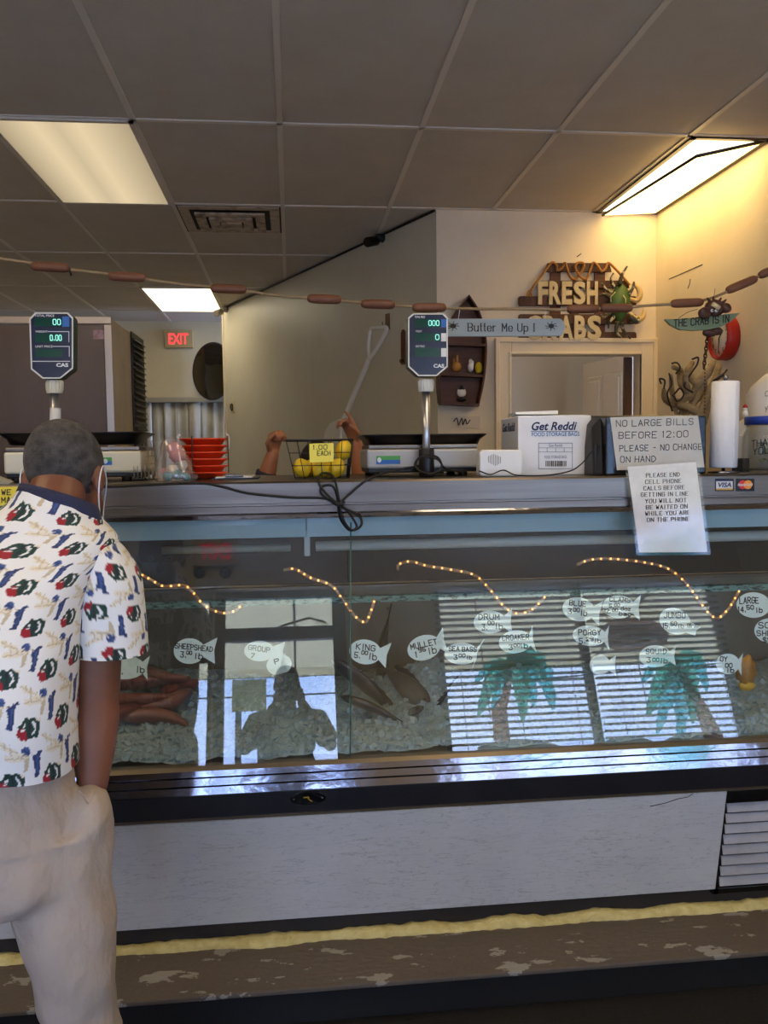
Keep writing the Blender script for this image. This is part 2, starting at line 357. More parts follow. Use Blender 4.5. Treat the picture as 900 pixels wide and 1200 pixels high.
troffer(GX[6], GX[7], GY[1], GY[2], 'added unseen ceiling panel above the right half of the case, for fill light', panel_glow('fill_panel_case_b', (1., .77, .46), 8*K, .35, .7, .7))  # same added fill over the other half, also unseen
tl = thing('ceiling_light', (1.5, 6.4, CH-.03), 'added unseen ceiling panel to light the room behind the opening', 'ceiling light', 'fluorescent ceiling panels')  # hidden fixture added as the light source of the back room
MB().box((1.2, 6.0, CH-.012), (1.8, 6.7, CH-.004)).build('diffuser', glow('fill_panel_room', (1., .68, .36), 2.2), tl)
# ------------------------------------------------------------------ square air vent, dirty
M_vent = mat('dirty_vent', (188, 168, 144), .6, noise_=(16, .45, .7), col2=(84, 68, 54))
v = thing('ceiling_vent', (-.325, 5.3, CH-.02), 'square dirty brown air vent in the ceiling tiles', 'vent')
x0, x1, y0, y1 = GX[4]+.01, GX[5]-.01, GY[4]+.01, GY[4]+.60
MB().box((x0, y0, CH-.006), (x1, y1, CH-.001)).build('backing', mat('vent_dark', (34, 28, 24), .8), v)
cx, cy = (x0+x1)/2, (y0+y1)/2
for i, (r, z) in enumerate(((.285, .004), (.2, .022), (.125, .03), (.06, .036))):
    m = MB(); q = r-.055 if i < 3 else 0
    for (a0, a1, b0, b1) in ((-r, r, -r, -q), (-r, r, q, r), (-r, -q, -q, q), (q, r, -q, q)):
        if i == 3 and (a0, a1) != (-r, r): continue
        m.box((cx+a0, cy+b0, CH-.008-z), (cx+a1, cy+b1, CH-.002-z*.7))
    m.build('vent_ring' if i < 3 else 'vent_centre', M_vent if i else mat('vent_frame', (186, 168, 146), .6, noise_=(14, .5, .75), col2=(110, 92, 74)), v)
# ------------------------------------------------------------------ the shop front behind the photographer (seen mirrored in the case glass)
YS = YF
M_pane = glass('shop_glass', (.96, .98, 1.0), .04)
dx0, dx1 = float(RG(262, 800, YS)[0]), float(RG(393, 800, YS)[0]); dz1 = 2.0
wx0, wx1 = float(RG(524, 800, YS)[0]), 3.12; wz0, wz1 = .85, 2.32; wm = float(RG(695, 800, YS)[0])
sx0, sx1 = -1.62, -.598
def holes(X0, X1, Z0, Z1, rects, y0, y1):
    """a wall of boxes around rectangular openings"""
    xs = sorted({X0, X1, *[r[0] for r in rects], *[r[1] for r in rects]}); m = MB()
    for a, b in zip(xs, xs[1:]):
        c = (a+b)/2; cuts = sorted([(r[2], r[3]) for r in rects if r[0] < c < r[1]]); z = Z0
        for q0, q1 in cuts + [(Z1, Z1)]:
            if q0 > z: m.box((a, y0, z), (b, y1, q0))
            z = q1
    return m
ST = [(dx0-.07, dx1+.09, 0, 2.36), (sx0-.05, sx1+.03, .25, 2.36), (wx0-.04, wx1+.04, wz0-.04, wz1+.04)]
setting(holes(XL, XR, 0, CH, ST, YS-.12, YS).build('wall_front', mat('front_wall', (226, 210, 178), .8)))
fr = holes(dx0-.07, dx1+.09, 0, 2.36, [(dx0, dx1, .25, dz1), (dx0, dx1, 2.09, 2.31)], YS-.09, YS-.03)
setting(fr.build('door_1', M_mull), 'glass entrance door in a dark frame, mirrored in the case')
setting(MB().box((dx0, YS-.065, .25), (dx1, YS-.058, dz1)).box((dx0, YS-.065, 2.09), (dx1, YS-.058, 2.31)).build('window_1', M_pane))
setting(holes(sx0-.05, sx1+.03, .25, 2.36, [(sx0, sx1, .3, 2.3)], YS-.09, YS-.03).build('window_2', M_mull))
setting(MB().box((sx0, YS-.065, .3), (sx1, YS-.058, 2.3)).build('window_3', M_pane))
setting(holes(wx0-.04, wx1+.04, wz0-.04, wz1+.04, [(wx0, wm-.025, wz0, wz1), (wm+.025, wx1, wz0, wz1)], YS-.1, YS-.02).build('window_4', M_mull))
setting(MB().box((wx0, YS-.075, wz0), (wx1, YS-.068, wz1)).build('window_5', M_pane))
# door closer, exit sign, emergency lamp above the door
c = thing('door_closer', (-.1, YS, 2.02), 'black door closer above the entrance door, seen mirrored', 'door closer')
MB().box((-.3, YS-.03, 2.015), (-.06, YS+.03, 2.075)).build('body', M_black, c, bevel=.006)
MB().tube([(-.1, YS+.02, 2.08), (.1, YS+.16, 2.09), (.22, YS+.01, 2.1)], .009, 6).build('arm', M_stainless, c)
M_red = glow('exit_red', (1., .06, .07), 1.6)
M_exit = mat('exit_case', (196, 172, 120), .5)
def exit_sign(c, w, h, ux, n, label, s=1.):
    c = np.asarray(c, float); t = thing('exit_sign', c-Z3*h/2, label, 'exit sign')
    b = MB(); b.hexa([c+ux*sx*w/2+Z3*sz*h/2 for sx, sz in ((-1,-1),(1,-1),(1,1),(-1,1))], [c+ux*sx*w/2+Z3*sz*h/2-n*.05 for sx, sz in ((-1,-1),(1,-1),(1,1),(-1,1))])
    b.build('sign_case', M_exit, t, bevel=.004)
    print_text('lettering', 'EXIT', c-ux*w*.34-Z3*h*.31+n*.001, ux, Z3, w*.68, h*.62, M_red, t, bold=.03)
    return t
exit_sign(RG(252, 646, YS+.06), .32, .2, -X3, Y3, 'red exit sign over the entrance door, mirrored in the glass')
e = thing('emergency_wall_lamp', (-.58, YS, 2.38), 'small twin emergency lamp under the mirrored exit sign', 'emergency lamp')
MB().box((-.68, YS, 2.38), (-.46, YS+.07, 2.45)).build('body', M_white, e, bevel=.008)
for x in (-.66, -.48): MB().ball((x, YS+.08, 2.47), .04, 12, 8).build('lamp_head', M_black, e)
# blinds: two, slats open
M_slat = mat('blind_slat', (205, 200, 188), .5)
for (x0, x1, lab) in ((wx0-.06, wm-.012, 'white slatted blind in the left window, mirrored in the case glass'), (wm+.012, wx1+.05, 'white slatted blind in the window with the leaning palm, mirrored in the glass')):
    b = thing('window_blind', ((x0+x1)/2, YS+.04, wz0), lab, 'window blind')
    MB().box((x0, YS+.015, wz1+.0), (x1, YS+.075, wz1+.055)).build('head_rail', M_slat, b)
    s = MB(); z = wz0+.03
    while z < wz1:
        s.hexa([(x0, YS+.018, z-.003), (x1, YS+.018, z-.003), (x1, YS+.066, z+.004), (x0, YS+.066, z+.004)], [(x0, YS+.018, z+.000), (x1, YS+.018, z+.000), (x1, YS+.066, z+.007), (x0, YS+.066, z+.007)]); z += .046
    s.build('slats', M_slat, b)
    MB().box((x0, YS+.02, wz0-.02), (x1, YS+.064, wz0+.006)).build('bottom_rail', M_slat, b)
    c = MB()
    for x in (x0+.15, (x0+x1)/2, x1-.15): c.tube([(x, YS+.07, wz0), (x, YS+.07, wz1)], .0025, 5)
    c.build('cords', M_slat, b)
    MB().tube([(x0+.3, YS+.08, wz1), (x0+.32, YS+.085, 1.36)], .004, 6).build('tilt_wand', M_slat, b)
# paintings on the window glass
def paint(name, col):
    m = bpy.data.materials.new(name); m.use_nodes = True; nt = m.node_tree; nt.nodes.clear(); N = nt.nodes.new; L = nt.links
    t = N('ShaderNodeBsdfTranslucent'); d = N('ShaderNodeBsdfDiffuse'); tr = N('ShaderNodeBsdfTransparent')
    for q in (t, d, tr): q.inputs[0].default_value = rgb(*col)
    a = N('ShaderNodeMixShader'); a.inputs[0].default_value = .3; L.new(t.outputs[0], a.inputs[1]); L.new(d.outputs[0], a.inputs[2])
    b = N('ShaderNodeMixShader'); b.inputs[0].default_value = .75; L.new(a.outputs[0], b.inputs[1]); L.new(tr.outputs[0], b.inputs[2])
    o = N('ShaderNodeOutputMaterial'); L.new(b.outputs[0], o.inputs[0]); return m
P_teal = paint('teal_paint', (160, 232, 232)); P_green = paint('green_paint', (150, 220, 200)); P_brown = paint('brown_paint', (205, 176, 160)); P_sand = paint('sand_paint', (190, 190, 176)); P_ink = paint('dark_paint', (40, 40, 44))
def wpoly(mb, pts, dz=0.):
    q = [RG(x, y, YS-.066+dz) for x, y in pts]; mb.prism(q, (0, .0015, 0))
def frond(mb, a, tip, sag, wdt, dz):
    """drooping feathered leaf in photo pixels"""
    a = np.array(a, float); b = np.array(tip, float); top = []; bot = []
    for i in range(11):
        t = i/10; p = a+(b-a)*t + np.array([0, -sag*4*t*(1-t)]); d = (b-a) + np.array([0, -sag*4*(1-2*t)]); d = d/np.linalg.norm(d); n = np.array([-d[1], d[0]])
        ww = 1.5*wdt*math.sin(PI*min(.98, .12+.88*t))**.6*(1 if i % 2 else .72); top.append(p+n*ww*.35); bot.append(p-n*ww)
    for i in range(10): wpoly(mb, [top[i], top[i+1], bot[i+1], bot[i]], dz)
def palm(trunk, crown, fronds, lab):
    t = thing('palm_painting', RG(*trunk[0][:2], YS-.066), lab, 'window painting')
    m = MB()
    for (x0, y0, w0), (x1, y1, w1) in zip(trunk, trunk[1:]): wpoly(m, [(x0-w0, y0), (x0+w0, y0), (x1+w1, y1), (x1-w1, y1)])
    m.build('trunk', P_brown, t)
    for k, (tip, sag, wd) in enumerate(fronds):
        m = MB(); frond(m, crown, tip, sag, wd, .0004*(k+1)); m.build('frond', P_teal if k % 3 else P_green, t)
    return t
palm([(589, 868, 10), (585, 832, 9), (593, 815, 5), (598, 785, 4)], (600, 782), [((560, 838), 26, 13), ((576, 832), 18, 9), ((556, 800), 14, 8), ((612, 845), 14, 12), ((625, 828), 22, 12), ((648, 832), 28, 14), ((640, 800), 14, 9)], 'teal palm tree with straight trunk painted on the left window')
palm([(838, 866, 12), (822, 828, 8), (806, 800, 5), (796, 786, 3)], (796, 780), [((758, 840), 26, 14), ((770, 860), 20, 12), ((796, 868), 10, 12), ((812, 848), 14, 12), ((828, 810), 20, 10), ((752, 800), 20, 10)], 'teal palm tree with leaning trunk painted on the right window')
m = MB()
for x0, x1, h in ((560, 660, 10), (700, 775, 14), (770, 858, 18)):
    pts = [(x0+(x1-x0)*i/12, 876-h*math.sin(PI*i/12)**.7) for i in range(13)]; wpoly(m, pts + [(x1, 884), (x0, 884)], -.0006)
tag(m.build('dune_painting', P_sand), 'pale sand mounds painted along the bottom of the windows', 'window painting')
t = thing('open_sign', RG(743, 760, YS-.066), 'oval sign reading OPEN on the window glass, mirrored', 'window sign')
c = RG(743, 744, YS-.064); m = MB(); m.prism([c + X3*.27*math.cos(a)*k + Z3*.13*math.sin(a)*k for k in (1,) for a in [2*PI*i/40 for i in range(40)]], (0, .001, 0)); m.build('oval', paint('pale_oval', (205, 190, 190)), t)
m = MB(); R = [[c + Y3*.0016 + X3*.27*k*math.cos(a) + Z3*.13*k*math.sin(a) for a in [2*PI*i/40 for i in range(40)]] for k in (1, .93)]; m.rings(R, cap=False, smooth=False); m.build('oval_border', P_ink, t)
print_text('lettering', 'OPEN', c + Y3*.0016 - X3*.2 - Z3*.06, X3, Z3, .4, .12, P_ink, t, bold=.03)
# ------------------------------------------------------------------ outside
M_soff = mat('pale_soffit', (238, 230, 206), .8)
aw = M_soff.node_tree; tl_ = aw.nodes.new('ShaderNodeBsdfTranslucent'); tl_.inputs[0].default_value = rgb(250, 238, 206); mx = aw.nodes.new('ShaderNodeMixShader'); mx.inputs[0].default_value = .85
aw.links.new(aw.nodes['Principled BSDF'].outputs[0], mx.inputs[1]); aw.links.new(tl_.outputs[0], mx.inputs[2]); aw.links.new(mx.outputs[0], aw.nodes['Material Output'].inputs[0])
t = thing('canvas_awning', (.5, YS-.12, 2.33), 'cream canvas awning outside above the shop front, glimpsed in the reflection', 'awning')
MB().hexa([(-6, -3.1, 2.38), (7, -3.1, 2.38), (7, YS-.12, 2.62), (-6, YS-.12, 2.62)], [(-6, -3.1, 2.383), (7, -3.1, 2.383), (7, YS-.12, 2.623), (-6, YS-.12, 2.623)]).build('canvas', M_soff, t); MB().box((-6, -3.103, 2.30), (7, -3.1, 2.383)).build('valance', M_soff, t)
for x in (-3, 0, 3, 6): MB().tube([(x, -3.08, 2.37), (x, YS-.12, 2.605)], .012, 6).build('rib', M_mull, t)
setting(MB().box((-40, -60, -.3), (40, YS-.2, -.05)).build('ground', mat('concrete', (205, 204, 200), .9)))
M_brick = mat('pale_brick', (150, 140, 134), .9, noise_=(3, .4, .6), col2=(170, 160, 152))
bd = thing('roadside_building', (-5.5, -16, 0), 'pale block building across the street, faint in the reflection', 'building')
MB().box((-10.5, -20, -.05), (-3.4, -16, 4.1)).build('wall', M_brick, bd); MB().box((-10.7, -20.2, 4.1), (-3.2, -15.9, 4.4)).build('roof_edge', mat('roof_white', (225, 225, 225), .6), bd)
MB().box((-5.0, -16.02, 2.5), (-4.2, -15.98, 3.9)).build('window', mat('dark_window', (70, 60, 62), .3), bd)
sg = thing('street_sign', (-1.1, -9, 0), 'olive yellow board on posts outside the door, mirrored', 'sign board')
q0, q1 = RG(272, 797, -9), RG(312, 832, -9)
MB().box((q0[0], -9.06, q1[2]), (q1[0], -9, q0[2])).build('board', mat('olive_board', (128, 118, 70), .7), sg)
for x in (q0[0]+.1, q1[0]-.1): MB().box((x-.05, -9.1, -.05), (x+.05, -9.06, q0[2])).build('post', M_mull, sg)
for k, z in enumerate((4.3, 4.7, 5.6)):
    tag(MB().tube(curve([(-14, -13, z+.4), (0, -13, z), (14, -13, z+.5)], 8), .02, 5).build('street_wire', M_black), ('lowest', 'middle', 'topmost')[k] + ' of the thin wires crossing the sky in the door reflection', 'wire', 'wires over the street')
W = bpy.data.worlds.new('sky'); S.world = W; W.use_nodes = True; nt = W.node_tree; bg = nt.nodes['Background']
SKY = 11.0
tc = nt.nodes.new('ShaderNodeTexCoord'); n1 = nt.nodes.new('ShaderNodeTexNoise'); n1.inputs['Scale'].default_value = 2.2; n1.inputs['Detail'].default_value = 6; nt.links.new(tc.outputs['Generated'], n1.inputs['Vector'])
rp = nt.nodes.new('ShaderNodeValToRGB'); rp.color_ramp.elements[0].position = .42; rp.color_ramp.elements[1].position = .62
rp.color_ramp.elements[0].color = (.28, .47, 1.0, 1); rp.color_ramp.elements[1].color = (.72, .82, 1.1, 1); nt.links.new(n1.outputs['Fac'], rp.inputs[0]); nt.links.new(rp.outputs[0], bg.inputs[0]); bg.inputs[1].default_value = SKY
# ================================================================== the refrigerated fish case
CX0, CX1 = -2.3, 2.15; ZP = .125                               # ZP: top of the plinth
ZC = 1.512                                                      # top of the counter
M_peel = mat('worn_concrete', (92, 82, 74), .75, noise_=(11, .60, .61), col2=(146, 142, 136), bump=(40, .5), stretch=(.8, 1.6, 1))
pl = MB(); pl.box((CX0-.3, 2.29, 0), (CX1+.03, 3.4, ZP)); p = setting(pl.build('plinth', mat('plinth_black', (17, 16, 17), .7, noise_=(40, .7, .74), col2=(52, 50, 50))), 'low dark plinth under the fish case')
MB().box((CX0-.3, 2.262, ZP-.012), (CX1+.03, 3.4, ZP+.003)).build('worn_top', M_peel, p, bevel=.004)
f = MB(); R = []; x = CX0
while x < CX1:
    h = .021+.012*noise.noise(Vector((x*7, 1, 2))) + .006*noise.noise(Vector((x*31, 5, 2))); d = .028+.016*noise.noise(Vector((x*5, 9, 2)))+.006*noise.noise(Vector((x*37, 1, 7)))
    R.append([(x, 2.505-d*math.cos(a), ZP+.002+h*math.sin(a)) for a in [PI*k/8-.1 for k in range(9)]]); x += .012
f.rings(R, closed=False, cap=False)
tag(f.build('foam_sealant', mat('yellow_foam', (214, 200, 140), .85, noise_=(25, .4, .7), col2=(190, 172, 108), bump=(70, .6))), 'ragged line of yellow foam sealant along the foot of the fish case', 'foam sealant')
case = thing('display_case', (0, 2.9, ZP), 'long glass fronted steel fish case holding ice, fish and price tags', 'display case')
def xprism(mb, prof, x0=CX0, x1=CX1): return mb.prism([(x0, y, z) for y, z in prof], (x1-x0, 0, 0))
M_kick = mat('dark_kick', (44, 38, 36), .6, noise_=(5, .4, .7), col2=(34, 29, 28))
M_band = mat('black_band', (26, 24, 28), .35, noise_=(7, .45, .7), col2=(36, 33, 36))
def scuffed():
    m = mat('white_panel', (196, 196, 198), .42, noise_=(2.4, .35, .75), col2=(178, 179, 184)); nt = m.node_tree; N = nt.nodes.new; L = nt.links; b = nt.nodes['Principled BSDF']
    src = b.inputs['Base Color'].links[0].from_socket; tc = N('ShaderNodeTexCoord'); prev = src
    for sc, st, rot, lo, hi in ((5, (1, 1, 7), .5, .50, .515), (4, (1, 1, 9), -.7, .485, .497), (16, (1, 1, 2.5), .3, .62, .72), (7, (1, 1, 10), .15, .5, .51)):
        mp = N('ShaderNodeMapping'); mp.inputs['Scale'].default_value = st; mp.inputs['Rotation'].default_value = (0, rot, 0); L.new(tc.outputs['Object'], mp.inputs[0])
        n = N('ShaderNodeTexNoise'); n.inputs['Scale'].default_value = sc; n.inputs['Detail'].default_value = 5; L.new(mp.outputs[0], n.inputs['Vector'])
        r = N('ShaderNodeValToRGB'); e = r.color_ramp.elements; e[0].position = lo; e[1].position = (lo+hi)/2; k = e.new(hi); e[0].color = k.color = (0, 0, 0, 1); e[1].color = (1, 1, 1, 1)
        if sc == 16: e[1].position = .74; e[2].position = .9; e[1].color = (.25, .25, .25, 1); e[2].color = (.5, .5, .5, 1)
        L.new(n.outputs['Fac'], r.inputs[0]); g2 = N('ShaderNodeTexNoise'); g2.inputs['Scale'].default_value = 3.1; L.new(tc.outputs['Object'], g2.inputs['Vector'])
        mu = N('ShaderNodeMath'); mu.operation = 'MULTIPLY'; L.new(r.outputs[0], mu.inputs[0]); L.new(g2.outputs['Fac'], mu.inputs[1]); m2 = N('ShaderNodeMath'); m2.operation = 'MULTIPLY'; m2.inputs[1].default_value = .85; L.new(mu.outputs[0], m2.inputs[0])
        mx = N('ShaderNodeMix'); mx.data_type = 'RGBA'; mx.inputs['B'].default_value = rgb(112, 112, 118); L.new(m2.outputs[0], mx.inputs['Factor']); L.new(prev, mx.inputs['A']); prev = mx.outputs['Result']
    L.new(prev, b.inputs['Base Color']); return m
xprism(MB(), [(2.515, ZP), (2.515, .60), (2.6, .60), (2.6, ZP)]).build('base_box', M_kick, case)
xprism(MB(), [(2.495, .522), (2.495, .594), (2.6, .594), (2.6, .522)]).build('black_band', M_band, case, bevel=.003)
xprism(MB(), [(2.490, .519), (2.490, .526), (2.52, .526), (2.52, .519)]).build('band_edge_strip', mat('bronze_strip', (120, 104, 88), .35, .8), case)
a, b = PY(852, 924, 2.49), PY(838, 1048, 2.49); zl = PY(500, 1066, 2.49)[2]; zt_ = .517
MB().hexa([(CX0+.02, 2.49, zl), (b[0], 2.49, zl), (a[0], 2.49, zt_), (CX0+.02, 2.49, zt_)], [(CX0+.02, 2.514, zl), (b[0]+.012, 2.514, zl), (a[0]+.012, 2.514, zt_), (CX0+.02, 2.514, zt_)]).build('base_panel', scuffed(), case, bevel=.002)
cr = MB(); cr.tube([PY(x, y, 2.489) for x, y in ((762, 945), (780, 941), (795, 936), (806, 934), (812, 930))], .0011, 5); cr.build('crack', M_ink, case)
# grille at the right end
g = MB(); q = [PY(x, y, 2.497) for x, y in ((858, 930), (842, 1040))]; gx0, gx1 = float(q[1][0]), CX1-.03; gz0, gz1 = float(q[1][2]), float(q[0][2])
for (z0, z1) in ((gz0-.02, gz0), (gz1-.03, gz1+.012)): g.box((gx0-.02, 2.493, z0), (gx1+.02, 2.516, z1))
g.box((gx0-.022, 2.493, gz0-.02), (gx0, 2.516, gz1+.012)); g.box((gx1, 2.493, gz0-.02), (gx1+.02, 2.516, gz1+.012))
gf = g.build('grille_frame', M_blackg, case, bevel=.002)
s = MB(); nz = 8; dz = (gz1-.03-gz0)/nz
for k in range(nz):
    z = gz0+dz*(k+.1); xl = gx0+.004+.028*(z-gz0)/(gz1-gz0); s.hexa([(xl, 2.497, z), (gx1, 2.497, z), (gx1, 2.509, z+dz*.72), (xl+.003, 2.509, z+dz*.72)], [(xl, 2.5, z), (gx1, 2.5, z), (gx1, 2.512, z+dz*.72), (xl+.003, 2.512, z+dz*.72)])
s.build('louvre_slats', mat('grey_slat', (168, 168, 176), .45, noise_=(8, .4, .7), col2=(150, 148, 152)), gf)
# badge
bc = PY(361, 935, 2.494); bd = MB(); bd.prism([bc + X3*.054*math.cos(2*PI*i/32) + Z3*.021*math.sin(2*PI*i/32) for i in range(32)], (0, -.004, 0)); bdg = bd.build('maker_badge', M_blackg, case, bevel=.001)
m = MB(); m.prism([bc + Y3*-.0045 + X3*x*.001 + Z3*z*.001 for x, z in ((-14, 5), (2, 6), (5, -3), (14, -9), (9, -10), (1, -4), (-2, 2), (-14, 2))], (0, -.0008, 0)); m.build('yellow_mark', mat('badge_yellow', (196, 150, 30), .5), bdg)
for sx in (-.042, .042): m = MB(); m.ball(bc + Y3*-.005 + X3*sx, .0035, 8, 6); m.build('screw', M_chrome, bdg)
# bumper
bz = lambda y, Y: (Y, float(PY(500, y, Y)[2]))
prof = [bz(917.5, 2.4365), bz(909, 2.4424), bz(908, 2.4475), bz(907, 2.4425), bz(899, 2.4482), bz(898, 2.453), bz(897, 2.4485), bz(890, 2.4535)]; prof = [(2.50, prof[0][1]-.0005)] + prof + [(2.50, prof[-1][1]+.004)]; zs_ = prof[-2][1]
xprism(MB(), prof).build('chrome_bumper', M_chrome, case)
M_sill = mat('tan_sill', (150, 136, 116), .3, .75)
gt = PG(500, 604); gdir = unit(gt-G0); gdir[0] = 0; gdir = unit(gdir)
xprism(MB(), [(2.452, zs_), (2.466, .6915), (2.49, .694), (2.50, zs_)]).build('glass_channel', M_sill, case)
# sloping panes
M_case = glass('case_glass', (.955, .975, .97), .058, haze=.014, hazecol=(190, 200, 200))
M_gedge = mat('glass_edge', (70, 110, 100), .2)
def pane(px0, px1):
    x0 = float(PG(px0, 760)[0]) if isinstance(px0, int) else px0; x1 = float(PG(px1, 760)[0]) if isinstance(px1, int) else px1
    ln = (1.402-.69)/gdir[2]; a = np.array([0, G0[1], .69]); b = a+gdir*ln; n = np.array([0, *GN[1:]])*-.006
    MB().hexa([a+X3*x0, a+X3*x1, b+X3*x1, b+X3*x0], [a+X3*x0+n, a+X3*x1+n, b+X3*x1+n, b+X3*x0+n]).build('glass_pane', M_case, case)
pane(CX0+.02, 410); pane(411, CX1-.02)
MB().tube([PG(410.5, 884, .003), PG(411, 612, .003)], .0022, 5).build('pane_joint', M_gedge, case)
# counter ledge
xprism(MB(), [(3.36, ZC), (2.622, ZC), (2.616, ZC-.006), (2.617, 1.445), (2.624, 1.443), (2.624, 1.438), (2.617, 1.436), (2.618, 1.416), (2.66, 1.416), (2.66, 1.47), (3.36, 1.47)]).build('counter_ledge', M_stainless, case)
xprism(MB(), [(2.625, 1.418), (2.603, 1.417), (2.598, 1.412), (2.601, 1.399), (2.64, 1.396)]).build('chrome_lip', M_chrome, case)
# canopy inside
M_teal = mat('pale_teal', (186, 216, 222), .4)
xj = float(PY(359, 620, 2.70)[0])
for nm, x0, x1 in (('canopy_fascia', CX0, xj-.001), ('canopy_fascia', xj+.001, CX1)): MB().box((x0, 2.70, 1.332), (x1, 2.712, 1.46)).build(nm, M_teal, case, bevel=.001)
M_tube = mat('tube_white', (205, 215, 215), .35)
za = float(PY(500, 637, 2.76)[2])
MB().cyl((xj+.03, 2.76, za), (CX1-.06, 2.76, za), .0175).build('lamp_tube', M_tube, case)
MB().cyl((float(PY(190, 645, 2.76)[0]), 2.76, za-.002), (xj-.05, 2.76, za-.002), .013).build('lamp_tube', mat('tube_grey', (150, 160, 158), .3), case)
MB().box((xj-.008, 2.745, za-.03), (xj+.012, 2.775, za+.05)).build('lamp_socket', M_tube, case, bevel=.003)
# inside: deck, back, ends
M_inn = mat('case_inside', (128, 120, 104), .5, noise_=(3, .35, .7), col2=(104, 94, 78))
xprism(MB(), [(2.50, .655), (3.30, .655), (3.30, .668), (2.50, .668)]).build('deck', M_inn, case)
xprism(MB(), [(3.29, .66), (3.29, 1.07), (3.33, 1.07), (3.33, .66)]).build('back_panel', M_inn, case)
M_mint = mat('mint_strip', (160, 200, 180), .5, noise_=(40, .5, .62), col2=(70, 80, 66), stretch=(1, 1, 3))
zz = float(PY(500, 700, 3.27)[2]); xprism(MB(), [(3.265, zz-.012), (3.265, zz+.012), (3.29, zz+.012), (3.29, zz-.012)]).build('mint_ledge', M_mint, case)
xprism(MB(), [(3.26, zz+.045), (3.26, zz+.058), (3.29, zz+.058), (3.29, zz+.045)]).build('steel_rail', M_stainless, case)
dk = mat('dark_slider', (40, 36, 33), .25)
for x0, x1, y in ((CX0, -.9, 3.30), (-.92, .55, 3.315), (.53, CX1, 3.30)): MB().box((x0, y, zz+.06), (x1, y+.008, 1.47)).build('rear_slider', dk, case)
for x0 in (CX0, CX1-.02): MB().prism([(x0, 2.47, .60), (x0, 2.6, .60), (x0, 3.36, .60), (x0, 3.36, 1.47), (x0, 2.64, 1.47), (x0, 2.47, .69)], (.02, 0, 0)).build('end_panel', M_stainless, case)
# ------------------------------------------------------------------ ice
ice = MB(); nx, ny = 330, 60; y0, y1 = 2.505, 3.26; rows = []
def iz(x, y):
    t = (y-y0)/(y1-y0); s = x*2.1
    return .712 + .035*t + .045*t*noise.noise(Vector((s, y*2, .3))) + .022*noise.noise(Vector((x*9, y*9, 1.7))) + .012*abs(noise.noise(Vector((x*34, y*34, 3.1)))) - .02*max(0, .1-t)/.1 + .11*math.exp(-((x-.46)/.16)**2-((y-2.98)/.14)**2) + .05*math.exp(-((x+.62)/.14)**2-((y-2.95)/.16)**2)
for j in range(ny+1):
    y = y0+(y1-y0)*j/ny; rows.append([(CX0+.03+(CX1-CX0-.06)*i/nx, y, iz(CX0+.03+(CX1-CX0-.06)*i/nx, y)) for i in range(nx+1)])
ice.rings(rows, cap=False, closed=False, smooth=False)
for k in range(5200):
    x = random.uniform(-1.1, 1.75); y = y0+.012+(y1-y0-.03)*random.random()**1.6; r = random.uniform(.004, .013)
    M = Matrix.Translation((x, y, iz(x, y)+r*.35)) @ Matrix.Rotation(random.uniform(0, 6.3), 4, Vector((random.gauss(0,1), random.gauss(0,1), random.gauss(0,1))).normalized())
    j = lambda: random.uniform(.5, 1.1)*r
    ice.add([M @ Vector((sx*j(), sy*j(), sz*j()*.7)) for sz in (-1, 1) for sx, sy in ((-1,-1),(1,-1),(1,1),(-1,1))], [(0,3,2,1),(4,5,6,7),(0,1,5,4),(1,2,6,5),(2,3,7,6),(3,0,4,7)])
M_ice = mat('crushed_ice', (168, 184, 190), .3, noise_=(30, .3, .7), col2=(148, 166, 172)); M_ice.node_tree.nodes['Principled BSDF'].inputs['Subsurface Weight'].default_value = .6; M_ice.node_tree.nodes['Principled BSDF'].inputs['Subsurface Radius'].default_value = (.03, .03, .03)
tag(ice.build('crushed_ice', M_ice), 'bed of crushed ice filling the fish case', 'ice', kind='stuff')
